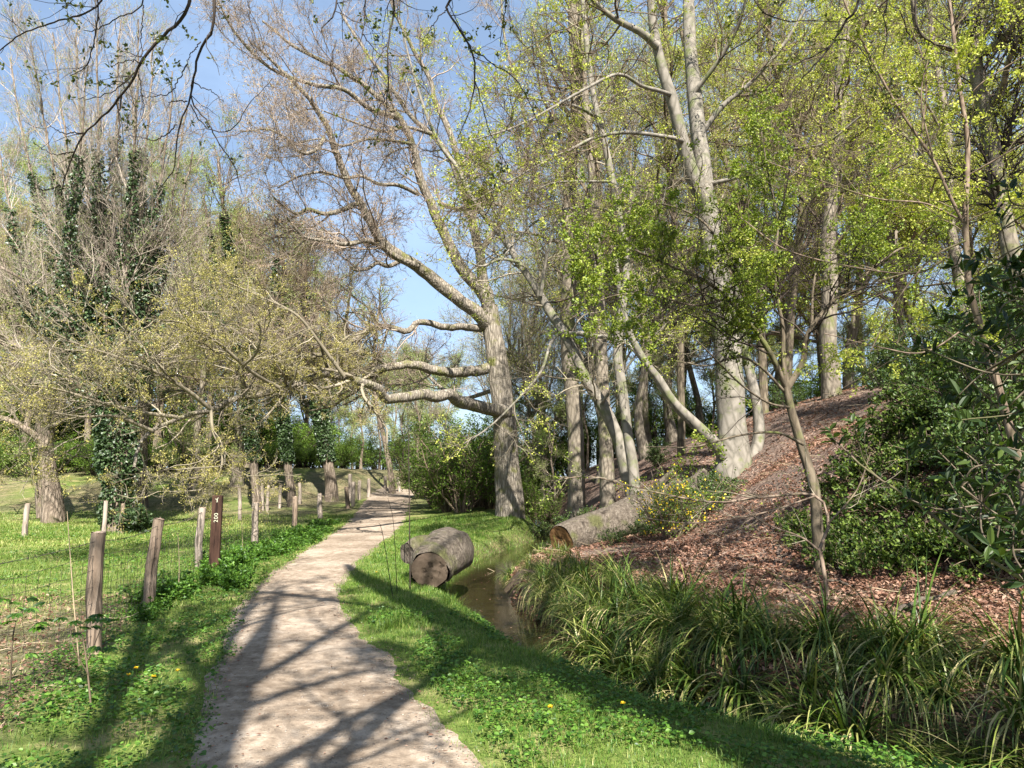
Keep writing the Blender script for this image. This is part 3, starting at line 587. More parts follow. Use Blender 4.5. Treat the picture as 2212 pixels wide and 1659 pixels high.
Lh.append(trace([(1753, 707), (1760, 600), (1800, 480), (1810, 380)], 9.3, 7, 2.5, Y1=9.6))
Lh.append(trace([(1735, 960), (1680, 935), (1600, 940), (1500, 965), (1400, 965)], 9.3, 7, 2, Y1=8.4))
hazel = hero_tree("hornbeam_tree", "small crooked many-stemmed tree with fresh green leaves before the bare slope", "small tree", Lh, M['dark'],
    [dict(n=130, L=1.25, ang=.9, nseg=6, wob=.2, bias=(0, 0, .02), rmin=.0045, rr=.45, rmax=.014), dict(n=900, L=.55, nseg=5, wob=.22, rmin=.003), dict(n=3800, L=.24, nseg=3, wob=.25, rmin=.002, flatz=.5)],
    (40000, .040, .028, .02, .9), M['tw_dark'], M['l_green'], src=[1, 2, 3, 5, 6, 7, 8])
# slender stem near the right edge, and hazel poles beside it
Lr = [trace([(2230, 1250), (2210, 1050), (2176, 908), (2151, 817), (2125, 725), (2096, 634), (2089, 561), (2085, 456), (2089, 383), (2089, 292), (2074, 200), (2064, 110), (2050, 0), (2040, -80)], 6.3, 19, 7, base=False, S=40)]
Lr.append(trace([(2080, 480), (2050, 420), (2016, 346), (1943, 237), (1888, 139), (1834, 29), (1810, -40)], 6.3, 8, 4, Y1=6.2))
Lr.append(trace([(2090, 380), (2150, 345), (2212, 310)], 6.3, 4, 3, Y1=6)); Lr.append(trace([(2085, 225), (2120, 180), (2212, 120)], 6.3, 4, 2.5, Y1=6))
Lr.append(trace([(2080, 478), (2000, 440), (1900, 430), (1800, 400), (1660, 350)], 6.3, 5, 2, Y1=6.6)); Lr.append(trace([(2040, 560), (1980, 590), (1860, 580), (1700, 540), (1600, 470)], 6.3, 5, 2, Y1=6.8))
Lr.append(trace([(2110, 690), (2000, 760), (1900, 750), (1780, 720)], 6.2, 4.5, 2, Y1=6.8)); Lr.append(trace([(2016, 346), (1990, 200), (2030, 60)], 6.2, 4, 2, Y1=6))
Lr.append(trace([(1990, 300), (2000, 160), (1960, 40)], 6.2, 4, 2, Y1=6.1)); Lr.append(trace([(2085, 520), (2010, 560), (1930, 660), (1880, 760)], 6.2, 5, 2, Y1=6.5))
hero_tree("sapling_tree", "slender pale brown sapling leaning left near the right edge of the view", "sapling", Lr, M['hazel'],
    [dict(n=70, L=.9, ang=.75, nseg=6, wob=.13, bias=(-.02, 0, .02), rmin=.0028, rr=.4, rmax=.006, t0=.25), dict(n=420, L=.36, nseg=4, wob=.2, rmin=.0018)],
    (9000, .030, .021, .02, .8), M['tw_brown'], M['l_lime'])
# far-reaching bare twigs over the stream
Lq = [trace([(1790, 1240), (1770, 1190), (1790, 1130), (1760, 1070), (1640, 1075), (1540, 1085), (1400, 1060), (1280, 1030), (1180, 1040)], 8.5, 8, 2.5, base=True, S=30, Y1=9.5), trace([(1770, 1190), (1730, 1160), (1650, 1130), (1600, 1090)], 8.5, 5, 2),
      trace([(1790, 1130), (1850, 1060), (1880, 980)], 8.5, 4, 2), trace([(1760, 1072), (1640, 1110), (1500, 1130), (1400, 1120)], 8.6, 4, 2, Y1=9)]
hero_tree("sapling_tree", "low arching bare branch reaching left over the stream and fallen trunk", "sapling", Lq, M['hazel'],
    [dict(n=40, L=.7, ang=.6, nseg=6, wob=.15, rmin=.003, rr=.5, rmax=.008), dict(n=150, L=.3, nseg=4, wob=.2, rmin=.002)], (700, .03, .022, .02, .8), M['tw_grey'], M['l_green'])

# ------------------------------------------------------------------ left side
Yi = 23.6
fork = (246, 860)
Li = [trace([(252, 1150), (254, 1090), (258, 1010), (252, 930), fork], Yi, 46, 40, base=True, S=26)]
for (ex, ey, mx, my, dy, w0) in [(20, 130, 110, 520, 2, 9), (60, 100, 140, 480, -2, 9), (115, 75, 165, 470, 1, 10), (165, 62, 195, 440, 3, 10), (210, 50, 218, 420, -1, 12), (258, 44, 250, 420, 1.5, 12), (300, 40, 282, 420, -2, 11),
                                 (335, 85, 300, 450, 2, 10), (375, 150, 330, 480, -1, 9), (400, 240, 345, 560, 0, 8), (-30, 210, 60, 600, 1, 8), (-60, 420, 90, 700, -2, 10), (420, 330, 345, 640, 1, 7), (190, 140, 150, 560, -3, 7), (280, 140, 320, 540, 3, 7)]:
    Li.append(trace([(248 + (ex - 230) * .04, 900), (246 + (mx - 246) * .45, 760), (mx, my), ((mx + ex) / 2 + (ex - mx) * .08, (my + ey) / 2), (ex, ey)], Yi, w0, 3, Y1=Yi + dy, wob=.04))
for q in ([(240, 840), (180, 740), (110, 660), (40, 600), (-40, 560)], [(245, 900), (170, 830), (90, 780), (0, 740)], [(255, 880), (320, 760), (380, 690), (420, 600)]):
    Li.append(trace(q, Yi, 14, 4, Y1=Yi - 2, wob=.03))
iv1 = hero_tree("ivy_clad_tree", "huge fan-crowned tree with many upright mauve stems thick with ivy", "ivy-clad tree", Li, M['rough'],
    [dict(n=320, L=2.1, ang=.45, aj=.15, nseg=7, wob=.1, bias=(0, 0, .07), rmin=.011, rr=.5, t0=.25, rmax=.04), dict(n=3000, L=1.05, ang=.5, nseg=5, wob=.13, bias=(0, 0, .06), rmin=.0065), dict(n=17000, L=.55, ang=.55, nseg=3, wob=.16, bias=(0, 0, .05), rmin=.0045)],
    (24000, .04, .027, .03, .4), M['tw_violet'], M['l_pale'], src=list(range(1, len(Li))))
def f(mb):
    ivy(mb, [Li[0][2:12]], 2200, .16, .10); ivy(mb, [Li[0][10:]], 5500, .45, .10); ivy(mb, Li[1:13], 34000, .55, .10, .66); ivy(mb, Li[14:], 8000, .45, .10, .75)
add_crown(iv1, "ivy", M['ivy'], f)
def ivytree(label, pl_, Y, w0, w1, n, thick, tmax=.8, nb=45, twm='tw_brown', lfm='l_pale', nleaf=9000, extra_l=(), ivl=None):
    ls = [trace(pl_, Y, w0, w1, base=True, S=36, wob=.02)] + [trace(q, Y, a, b, wob=.03) for q, a, b in extra_l]
    r = hero_tree("ivy_clad_tree", label, "ivy-clad tree", ls, M['rough'], [dict(n=nb, L=3.2, ang=.6, nseg=6, wob=.13, bias=(0, 0, .08), rmin=.016, rr=.4, t0=.35, rmax=.05), dict(n=nb * 8, L=1.6, ang=.6, nseg=4, wob=.16, bias=(0, 0, .05), rmin=.010), dict(n=nb * 40, L=.8, nseg=3, wob=.2, rmin=.007)],
                  (nleaf, .065, .045, .05, .6), M[twm], M[lfm])
    def f(mb):
        m0 = int(len(ls[0]) * tmax); ivy(mb, [ls[0][5:m0]], int(n * 1.8), thick, .115)
        if len(ls) > 1: ivy(mb, [l for l in ls[1:]], n // 2, thick * .7, .115, .8)
    add_crown(r, "ivy", M['ivy'], f); return r
ivytree("straight trunk wrapped in dark ivy above a bare pale foot, left of two", [(556, 1108), (552, 1040), (544, 950), (536, 860), (525, 760), (510, 640), (492, 520), (478, 420), (470, 340)], 31, 19, 6, 5200, .36, .85, extra_l=[([(530, 820), (570, 700), (600, 600), (590, 480)], 10, 4), ([(525, 760), (470, 640), (455, 520), (440, 420)], 9, 4)])
ivytree("leaning trunk wrapped in dark ivy above a bare pale foot, right of two", [(632, 1078), (626, 1040), (618, 960), (606, 880), (600, 800), (604, 700), (612, 600), (600, 500)], 34, 19, 6, 4800, .34, .8, extra_l=[([(604, 840), (650, 740), (660, 640), (655, 560)], 10, 4)])
ivytree("dark ivy-clad trunk forking low beside the fence near the path", [(718, 1068), (712, 1020), (700, 950), (688, 885), (676, 820), (668, 720), (662, 620), (650, 540)], 37, 26, 6, 3000, .35, .45, nleaf=1500, extra_l=[([(690, 900), (660, 870), (635, 835), (600, 800)], 11, 4), ([(692, 900), (705, 850), (720, 790), (745, 700), (760, 620)], 12, 4), ([(676, 820), (700, 740), (705, 660), (720, 600)], 9, 3)], ivl=1)
tall("willow_tree", "stout split trunk with furrowed bark at the left edge of the meadow", [(115, 1128), (112, 1080), (106, 1030), (100, 980), (96, 930), (80, 860), (50, 760), (10, 640), (-30, 520)], 27, 40, 14, M['rough'], M['tw_grey'], M['l_pale'], 14000,
     extra_l=[([(92, 1118), (88, 1060), (100, 1000)], 22, 20, 27), ([(100, 960), (60, 930), (10, 905), (-60, 890)], 18, 8, 26), ([(104, 950), (130, 880), (150, 800), (120, 700), (130, 600)], 18, 7, 27), ([(96, 930), (150, 900), (200, 850)], 12, 5, 26)], cat="willow")
tall("meadow_tree", "broad straight furrowed trunk behind the huge ivy tree's foot", [(300, 1104), (300, 1050), (302, 990), (305, 920), (318, 840), (328, 760), (325, 640), (310, 500), (300, 380)], 31, 34, 14, M['rough'], M['tw_brown'], M['l_pale'], 14000)
tall("meadow_tree", "pale thin trunk standing in front of the grassy bank", [(424, 1090), (426, 1040), (424, 980), (428, 900), (440, 800), (430, 660), (440, 540)], 35, 20, 8, M['beechd'], M['tw_brown'], M['l_pale'], 14000,
     extra_l=[([(405, 1094), (410, 1040), (418, 980)], 10, 8, 34.5), ([(400, 1060), (392, 1020), (380, 960), (350, 900)], 6, 4, 34.6)])
tall("meadow_tree", "smooth grey column-like trunk on the bank between pale and ivy trunks", [(510, 1072), (512, 1020), (516, 960), (520, 900), (524, 800), (540, 680), (548, 560), (540, 470)], 36, 28, 9, M['beechd'], M['tw_brown'], M['l_olive'], 14000)
tall("path_side_tree", "thin leaning trunk beside the far bend of the path", [(848, 1052), (840, 1000), (829, 944), (816, 885), (806, 800), (812, 720), (820, 660)], 43, 13, 5, M['rough'], M['tw_brown'], M['l_pale'], 2500, nb=30, lsize=.1)

# ------------------------------------------------------------------ trees behind the camera: their limbs hang into the top of the view
def k1(pp): return [(a * .3646, b * .3646) for a, b in pp]
def k2(pp): return [(734.4 + a * .3646, b * .3646) for a, b in pp]
def k3(pp): return [(1469 + a * .3646, b * .3646) for a, b in pp]
def lift(q): return [(q[0][0] + .8 * (q[0][0] - q[1][0]) * .5, q[0][1] - 170)] + q
hang = []
for pp, w0, w1, Y in [([(1130, 0), (1060, 140), (960, 220), (830, 370), (800, 460), (720, 570), (640, 660), (500, 790), (440, 900), (390, 1040), (360, 1160)], 9, 2.2, 4.6), ([(1260, 0), (1250, 170), (1190, 250), (1150, 380), (1140, 480), (1110, 600), (1060, 720), (1030, 850), (1010, 1000), (920, 1110)], 8, 2, 4.8),
                      ([(600, 0), (420, 110), (350, 130), (130, 200), (0, 290), (-100, 380)], 5, 2.5, 4.4), ([(860, 0), (700, 110), (570, 180), (500, 170)], 4, 1.6, 4.5), ([(575, 60), (540, 280), (500, 400), (410, 460)], 4, 1.6, 4.5)]:
    hang.append(trace(lift(k1(pp)), Y, w0, w1, wob=.006, Y1=Y + .5, S=36))
sub = []
for pp, w0, w1, Y in [([(1140, 480), (1130, 600), (1220, 720), (1300, 870), (1380, 980), (1430, 1150)], 4, 1.6, 4.9), ([(850, 30), (840, 200), (830, 370)], 3, 1.5, 4.7), ([(820, 440), (850, 600), (840, 700)], 3, 1.5, 4.8), ([(720, 570), (700, 700), (700, 900), (640, 1010), (530, 1040)], 4, 1.5, 4.85),
                      ([(830, 370), (740, 360), (650, 410)], 3, 1.5, 4.8), ([(810, 410), (720, 500), (640, 560), (470, 575)], 3.4, 1.5, 4.8), ([(500, 790), (390, 790), (300, 740), (240, 660)], 3, 1.3, 4.9), ([(440, 900), (320, 900), (200, 830)], 3, 1.3, 5), ([(1050, 740), (940, 820), (870, 820), (760, 790)], 3, 1.3, 5), ([(1110, 600), (1020, 600), (980, 640)], 3, 1.3, 5),
                      ([(1110, 380), (1000, 540), (870, 565), (800, 560)], 3, 1.3, 5), ([(1140, 480), (1240, 540), (1320, 600)], 3, 1.3, 5), ([(1190, 250), (1130, 330), (1100, 400)], 3, 1.3, 4.8), ([(360, 1100), (250, 1125), (130, 1090)], 3, 1.3, 5.1), ([(1130, 620), (1240, 760), (1380, 760), (1480, 600), (1620, 470)], 3, 1.3, 5)]:
    sub.append(trace(k1(pp), Y, w0, w1, wob=.008, S=24))
for pp, w0, w1, Y in [([(660, 0), (640, 50), (790, 300), (800, 480), (770, 660), (700, 820)], 7, 2, 4.9), ([(320, 0), (280, 250), (270, 550), (250, 800)], 5, 2, 4.9), ([(-20, 0), (-40, 100), (-100, 180), (-60, 300)], 5, 2, 4.7), ([(150, 0), (130, 200), (60, 330)], 4, 1.6, 4.7), ([(980, 0), (960, 150), (950, 280)], 3, 1.5, 4.8)]:
    hang.append(trace(lift(k2(pp)), Y, w0, w1, wob=.006, S=30))
for pp, w0, w1, Y in [([(640, 50), (560, 140), (490, 240)], 3, 1.5, 4.9), ([(790, 300), (900, 370), (1050, 480), (1150, 680), (1220, 900)], 3.5, 1.3, 5), ([(800, 480), (860, 700), (900, 820), (980, 1000)], 2.6, 1.2, 5), ([(280, 250), (200, 400), (150, 560), (230, 700)], 2.6, 1.3, 5), ([(270, 550), (200, 720), (80, 980)], 2.5, 1.2, 5), ([(130, 200), (250, 330), (340, 360)], 2.5, 1.2, 5)]:
    sub.append(trace(k2(pp), Y, w0, w1, wob=.008, S=24))
for pp, w0, w1, Y in [([(1050, 0), (960, 150), (890, 270), (780, 400), (690, 500), (630, 640)], 7, 2, 5.2), ([(1230, 0), (1210, 90), (1230, 200), (1200, 330)], 4, 2, 5), ([(1390, 0), (1400, 170), (1490, 250), (1610, 290)], 6, 3, 5.2), ([(440, 0), (600, 120), (760, 130), (960, 130)], 4, 2, 5.3)]:
    hang.append(trace(lift(k3(pp)), Y, w0, w1, wob=.006, S=30))
for pp, w0, w1, Y in [([(890, 270), (760, 350), (660, 400), (450, 560)], 4, 1.4, 5.3), ([(900, 230), (1060, 260), (1200, 500), (1280, 620)], 3, 1.4, 5.3), ([(960, 150), (1100, 90), (1210, 80)], 3, 1.3, 5.1)]:
    sub.append(trace(k3(pp), Y, w0, w1, wob=.008, S=24))
# trunk of the tree these limbs belong to
def bare(pl_, S=30): return catmull(np.array(pl_, float), S)
tA = [bare([(-.15, -3.4, -.3, .60), (-.15, -3.4, .6, .44), (-.16, -3.35, 3, .38), (-.2, -3.3, 6, .33), (-.25, -3.3, 9, .26), (-.3, -3.2, 12.5, .10), (-.5, -3.2, 16, .04)])]
for h0, ex, ey, ez, r in [(4.6, -2.8, 2.2, 7.4, .09), (5.2, 1.6, 2.4, 7.6, .09), (6, -4.2, 3.4, 9.5, .09), (7, 3.2, 2.0, 9, .08), (8, -2.2, 2.4, 12.5, .09), (9, 2.0, 2.0, 13.5, .08), (6.5, -4, -5, 11, .08), (10, -3, -4, 15, .07), (9, 3.5, -5, 13, .07)]:
    tA.append(bare([(-.4, -3.3, h0, r), (-.4 + (ex + .4) * .35, -3.3 + (ey + 3.3) * .35, h0 + (ez - h0) * .55, r * .8), (ex * .75 - .1, -3.3 + (ey + 3.3) * .75, h0 + (ez - h0) * .9, r * .5), (ex, ey, ez, r * .25)]))
# feeders from the trunk's limbs to each hanging branch
def feeder(h, src, r):
    a = np.array(src[:3]); b = h[0, :3]; m = (a + b) / 2 + np.array([0, -.2, 1.0]); return bare([(*a, r), (*m, r * .7), (*b, h[0, 3])], 14)
fe = []
for h in hang:
    s = tA[1] if h[0, 0] < -.6 else tA[2]; fe.append(feeder(h, s[18], .03))
rootA = thing("overhanging_tree", "tree standing behind the viewer whose dark budding twigs hang into the top left", "tree", (-.15, -3.4, float(H(-.15, -3.4))))
mb = MB()
for l in tA: mb.tubes(l[None, :, :3], l[None, :, 3], 12 if l[0, 3] > .2 else 7, 0, .03)
mb.build("trunk", M['rough'], rootA)
mb = MB()
for l in hang + sub + fe: mb.tubes(l[None, :, :3], l[None, :, 3], 6, 0, .03)
p1, r1 = stack(hang + sub); f1 = sprout(p1, r1, 130, .42, .9, nseg=5, wob=.22, bias=(0, 0, -.03), rmin=.0022, rr=.5, t0=.25, rmax=.004); f2 = sprout(*f1, 200, .16, .8, nseg=3, wob=.25, rmin=.0016)
for q in (f1, f2): mb.tubes(q[0], q[1], 4, 0, 0, rng.uniform(0, 1, len(q[0])))
ends = np.concatenate([f1[0][:, -1], f2[0][:, -1], f2[0][:, -2]]); tn_ = np.repeat(ends, 5, 0) + rng.normal(0, .008, (len(ends) * 5, 3)); k_ = rng.uniform(0, 1, len(ends)) < .55; k_ = np.repeat(k_, 5)
mb.leaves(tn_[k_], rng.normal(0, 1, (k_.sum(), 3)) + np.array([0, 0, .25]), .032, .017, 1, hexa=True)
mb.build("hanging_branches", [M['tw_dark'], M['l_tuft']], rootA)
mb = MB(); pts, rad = stack(tA[1:])
crown(mb, pts, rad, [dict(n=110, L=1.9, ang=.8, nseg=5, wob=.2, bias=(0, -.03, .06), rmin=.012, rr=.5), dict(n=800, L=.9, nseg=4, wob=.2, bias=(0, -.03, .05), rmin=.007)], (2600, .09, .06, .05, .6)); mb.build("crown", [M['tw_brown'], M['l_green']], rootA)
tB = [bare([(4.9, -2.4, -.3, .50), (4.7, -2.2, .8, .38), (3.5, -.9, 3.0, .34), (2.35, .15, 5.3, .32), (1.4, .65, 7.2, .30), (.55, 1.45, 8.9, .26), (-.34, 2.33, 10.6, .2), (-.8, 2.8, 12.5, .08)])]
for t_, ex, ey, ez, r in [(12, 4, 3.0, 9.5, .09), (15, .4, -2, 10, .07), (17, 3.5, 3.0, 11.5, .09), (20, -3.5, 1, 11.5, .08), (13, 6, -2, 9, .08), (10, 5.6, 2.6, 8.2, .09), (14, 5.0, 1.0, 10, .07)]:
    a = tB[0][t_]; tB.append(bare([(a[0], a[1], a[2], r), ((a[0] + ex) / 2, (a[1] + ey) / 2, a[2] + (ez - a[2]) * .6, r * .7), (ex, ey, ez, r * .25)]))
rootB = thing("overhanging_tree", "leaning tree behind the viewer, seen only by its shadow across the grass", "tree", (4.9, -2.4, float(H(4.9, -2.4))))
mb = MB()
for l in tB: mb.tubes(l[None, :, :3], l[None, :, 3], 12 if l[0, 3] > .2 else 7, 0, .03)
mb.build("trunk", M['rough'], rootB)
mb = MB(); pts, rad = stack(tB[1:]); crown(mb, pts, rad, [dict(n=110, L=1.8, ang=.8, nseg=5, wob=.2, bias=(0, -.03, .06), rmin=.012, rr=.5), dict(n=900, L=.9, nseg=4, wob=.2, bias=(0, -.03, .03), rmin=.007)], (7000, .10, .07, .06, .6)); mb.build("crown", [M['tw_brown'], M['l_green']], rootB)
# ------------------------------------------------------------------ background trees: a few kinds, copied
MARKS = [(-400, "at the far left edge"), (60, "left of the huge ivy-clad tree"), (200, "behind the huge ivy-clad tree"), (360, "right of the huge ivy-clad tree"), (480, "above the brown numbered board"), (590, "behind the two ivy-wrapped trunks"), (690, "left of the path's far end"), (790, "beside the path's far end"),
         (900, "under the oak's lowest limb"), (1010, "close left of the oak trunk"), (1120, "close right of the oak trunk"), (1220, "above the fallen tree's sawn end"), (1340, "behind the slender leaning trunks"), (1460, "close left of the thick beech"), (1600, "close right of the thick beech"), (1700, "above the small crooked tree"), (1800, "behind the flared trunk on the slope"), (1920, "right of the flared trunk on the slope"), (2060, "behind the pale sapling at right"), (2170, "near the right edge")]
def where(u, Y, Ym):
    w_ = [t for a, t in MARKS if a <= u][-1]; return ("nearer one, " if Y < Ym else "farther one, ") + w_
def proto(name, label, cat, loc, h, r0, barkm, twm, lfm, nl, ls, nlimb=16, spread=.75, up=.08, first=.28, L1=.32, dens=1.0, wob=.12, group=None, nstem=1):
    base = np.array([loc[0], loc[1], float(H(*loc))]); root = thing(name, label, cat, base, group); stems = []
    for k in range(nstem):
        a = rng.uniform(0, 6.28); lean = .05 + (.16 if nstem > 1 else 0) * rng.uniform(.6, 1.2)
        pts = [(*(base + np.array([math.cos(a) * lean * h * t ** 1.2 + rng.normal(0, .012 * h), math.sin(a) * lean * h * t ** 1.2 + rng.normal(0, .012 * h), h * t - .3])), r0 * (1 - .88 * t) * (1.5 if t == 0 else 1)) for t in (0, .12, .3, .5, .7, .88, 1)]
        stems.append(catmull(pts, 24))
    p, r = stack(stems); limb = sprout(p, r, nlimb, h * L1, ang=spread, aj=.15, t0=first, t1=.97, nseg=8, wob=wob, bias=(0, 0, up), rr=.42, rmin=.02)
    mb = MB(); mb.tubes(p, r, 9, 0, .04); mb.tubes(limb[0], limb[1], 6, 0, .02); mb.build("trunk", barkm, root)
    mb = MB(); pp = [limb]; Sx = limb[0].shape[1]
    crown(mb, limb[0], limb[1], [dict(n=int(230 * dens), L=h * .12, ang=.7, nseg=5, wob=.18, bias=(0, 0, up * .8), rmin=.014, rr=.5), dict(n=int(1500 * dens), L=h * .06, ang=.7, nseg=4, wob=.2, bias=(0, 0, up * .6), rmin=.009), dict(n=int(6500 * dens), L=h * .03, ang=.7, nseg=2, wob=.2, bias=(0, 0, up * .5), rmin=.0065)],
          (nl, ls, ls * .68, .10, .7))
    mb.build("crown", [twm, lfm], root); return root
def place(root, spots, label, group, smin=.85, smax=1.15):
    Ym = sorted(q[1] for q in spots)[len(spots) // 2]
    for (u, Y, s) in spots:
        q = onG(u, Y, -.1); k = s * rng.uniform(.94, 1.06); copy_tree(root, q, rng.uniform(0, 6.28), (k, k, k * rng.uniform(.95, 1.08)), label + ", " + where(u, Y, Ym), group)
def at(u, Y): q = onG(u, Y); return (q[0], q[1])
gA = "woodland trees on and beyond the slope"; gB = "woodland trees beyond the meadow"
pA = proto("woodland_tree", "spring-green woodland tree with lime leaves on or beyond the slope", "woodland tree", at(1960, 30), 19, .26, M['beechd'], M['tw_brown'], M['l_lime'], 42000, .078, 20, .85, .04, .2, .34, group=gA, dens=.72)
place(pA, [(1400, 38, 1.0), (1600, 34, 1.05), (1780, 38, 1.1), (2080, 27, 1.0), (2220, 33, 1.1), (2340, 27, 1), (1660, 48, 1.0), (1880, 50, 1.05), (2130, 46, 1.1), (1480, 52, .9), (1300, 50, .8), (1180, 46, .7)],
      "lime-leaved woodland tree", gA)
pB = proto("woodland_tree", "bare brown woodland tree with dark limbs beyond the slope", "woodland tree", at(1500, 42), 20, .22, M['beechd'], M['tw_grey'], M['l_lime'], 14000, .06, 20, .6, .09, .25, .30, group=gA + ", still bare", dens=.85)
place(pB, [(1290, 33, 1.0), (1700, 40, 1.1), (1860, 33, 1.1), (2120, 36, 1.1), (1400, 31, .95), (1180, 37, .9), (1260, 46, .9), (1990, 35, 1.0), (1090, 42, .8), (1350, 42, 1.0), (1150, 50, .9), (1460, 36, 1.0), (1600, 44, 1.1), (1800, 46, 1.1)], "bare dark-limbed woodland tree", gA + ", still bare")
pC = proto("willow_tree", "pale green feathery willow behind the ivy-clad trees on the left", "willow", at(380, 48), 20, .32, M['rough'], M['tw_grey'], M['l_pale'], 60000, .085, 20, .6, .0, .2, .34, group="pale willows beyond the meadow", dens=1.1)
place(pC, [(250, 52, 1.1), (110, 46, 1.05), (500, 56, .95), (-20, 52, 1.1)], "pale green feathery willow", "pale willows beyond the meadow")
pD = proto("meadow_tree", "brownish budding tree with olive-tinged twigs beyond the meadow", "woodland tree", at(600, 50), 17, .26, M['rough'], M['tw_pink'], M['l_olive'], 42000, .07, 20, .7, .06, .2, .32, group=gB, dens=1.2)
place(pD, [(450, 42, .85), (540, 46, .9), (655, 60, .95), (330, 44, .9), (190, 42, .9), (40, 40, .85), (-60, 46, 1.0), (580, 66, 1.0), (700, 68, .82), (160, 60, 1.15), (400, 62, 1.1)], "brownish budding tree beyond the meadow", gB)
pE = proto("path_side_tree", "slender tree with small bright leaves where the path disappears", "young tree", at(780, 56), 9, .11, M['rough'], M['tw_grey'], M['l_pale'], 12000, .075, 18, .6, .08, .15, .3, group="slender trees around the far end of the path", dens=.6)
place(pE, [(735, 60, 1.0), (820, 62, 1.05), (870, 56, 1.0), (905, 50, 1.0), (930, 62, 1.1), (690, 58, .9), (760, 72, 1.3), (845, 76, 1.4), (900, 80, 1.5), (960, 58, 1.1), (1130, 40, .8), (1200, 36, .7), (1270, 42, .8), (1340, 36, .6), (1400, 44, .8), (1440, 34, .6), (1540, 38, .7), (1640, 36, .6), (1720, 44, .8), (1850, 36, .6), (1600, 50, .9), (1480, 48, .9)], "slender bright-leaved tree", "slender trees around the far end of the path")

# ------------------------------------------------------------------ shrubs
def shrub(name, label, cat, loc, h, rad_, nst, nl, ls, lw, stemm, lfm, levels=(120, 700), hexa=False, group=None, lay=.5, flowers=None):
    base = np.array([loc[0], loc[1], float(H(loc[0], loc[1]))]); root = thing(name, label, cat, base, group)
    a = rng.uniform(0, 6.28, nst); sp = rng.uniform(.05, 1, nst) ** .7
    p0 = base + np.stack([np.cos(a) * .12 * rad_, np.sin(a) * .12 * rad_, np.full(nst, -.05)], -1)
    d = np.stack([np.cos(a) * sp * rad_ / h * 1.2, np.sin(a) * sp * rad_ / h * 1.2, np.ones(nst)], -1); st = grow(p0, d, h * rng.uniform(.55, 1.1, nst), 7, .13, np.array([0, 0, -.01 * (1 - lay)]))
    r = (h * .012) * (1 - .75 * np.linspace(0, 1, 8))[None, :] * np.ones((nst, 1))
    mb = MB(); mb.tubes(st, r, 5, 0, 0, rng.uniform(0, 1, nst)); c1 = sprout(st, r, levels[0], h * .32, .9, nseg=4, wob=.2, rmin=h * .002, t0=.2); c2 = sprout(*c1, levels[1], h * .15, .8, nseg=3, wob=.22, rmin=h * .0014)
    mb.tubes(c1[0], c1[1], 4, 0, 0, rng.uniform(0, 1, len(c1[0]))); mb.tubes(c2[0], c2[1], 3, 0, 0, rng.uniform(0, 1, len(c2[0]))); mb.build("stems", stemm, root)
    mb = MB(); p, dd = leafpos(np.concatenate([c2[0], c1[0][:, :4]]), nl, h * .02); s_ = rng.uniform(.6, 1.25, nl); mb.leaves(p, dd + np.array([0, 0, .2]), ls * s_, lw * s_, 0, up=.9, hexa=hexa); mb.build("foliage", lfm, root)
    if flowers:
        mb = MB(); p, dd = leafpos(c2[0], flowers, h * .02); mb.leaves(p + np.array([0, 0, .01]), dd + np.array([0, 0, .5]), .042, .034, 0, up=1, hexa=True); tag(mb.build("blossom", M['yellow'], root), kind="stuff")
    return root
def scatter_shrubs(src, spots, label, group):
    Ym = sorted(q[1] for q in spots)[len(spots) // 2]
    for q in spots:
        u, Y, s = q[:3]; p = onG(u, Y, -.02); copy_tree(src, p, rng.uniform(0, 6.28), (s, s, s * (q[3] if len(q) > 3 else 1)), label + ", " + where(u, Y, Ym), group)
gS = "leafy green bushes between the path and the oak"
s1 = shrub("leafy_bush", "big fresh-green bush between the far path and the oak trunk", "bush", at(1000, 29), 4.0, 1.9, 22, 12000, .085, .06, M['tw_brown'], M['l_bush'], (200, 1300), group=gS)
scatter_shrubs(s1, [(940, 33, .85), (1035, 33, 1.0), (965, 30, .55), (1060, 31, .8), (910, 40, .8), (1010, 38, 1.15), (1160, 36, .8), (1120, 40, 1.1)], "big fresh-green bush", gS)
gU = "dark understorey bushes beyond the meadow bank"
s2 = shrub("woodland_bush", "dense dark green bush beyond the grassy bank", "bush", at(330, 46), 5.0, 3.6, 26, 11000, .13, .09, M['tw_dark'], M['l_bush'], (220, 1300), group=gU)
scatter_shrubs(s2, [(u, Y, s, z) for u, Y, s, z in [(-150, 42, 1.1, .9), (-60, 45, 1, .9), (20, 43, 1, 1), (90, 48, 1.1, 1), (160, 46, 1, .9), (245, 47, 1, 1.1), (400, 49, 1, 1), (470, 48, .95, .9), (540, 52, 1, 1), (600, 50, 1, .9), (660, 54, 1.0, .9), (715, 58, .9, .8), (760, 66, .85, .8), (820, 72, .9, .8), (130, 58, 1.5, 1), (300, 60, 1.5, 1), (450, 62, 1.4, 1), (620, 66, 1.3, .9), (10, 58, 1.5, 1), (-120, 38.5, .62, .8), (-10, 39.5, .55, .8), (70, 39, .6, .7), (150, 40, .55, .8), (215, 39, .6, .8), (350, 40, .5, .8), (400, 41, .6, .7), (470, 42, .5, .7), (585, 43, .55, .8), (660, 45, .55, .7), (730, 48, .6, .7), (880, 66, .95, .9), (940, 60, .9, .9), (560, 75, 1.3, .9), (-230, 50, 1.3, 1), (-160, 60, 1.6, 1)]],
               "dense dark bush beyond the meadow", gU)
gR = "undergrowth bushes on and beyond the slope crest"
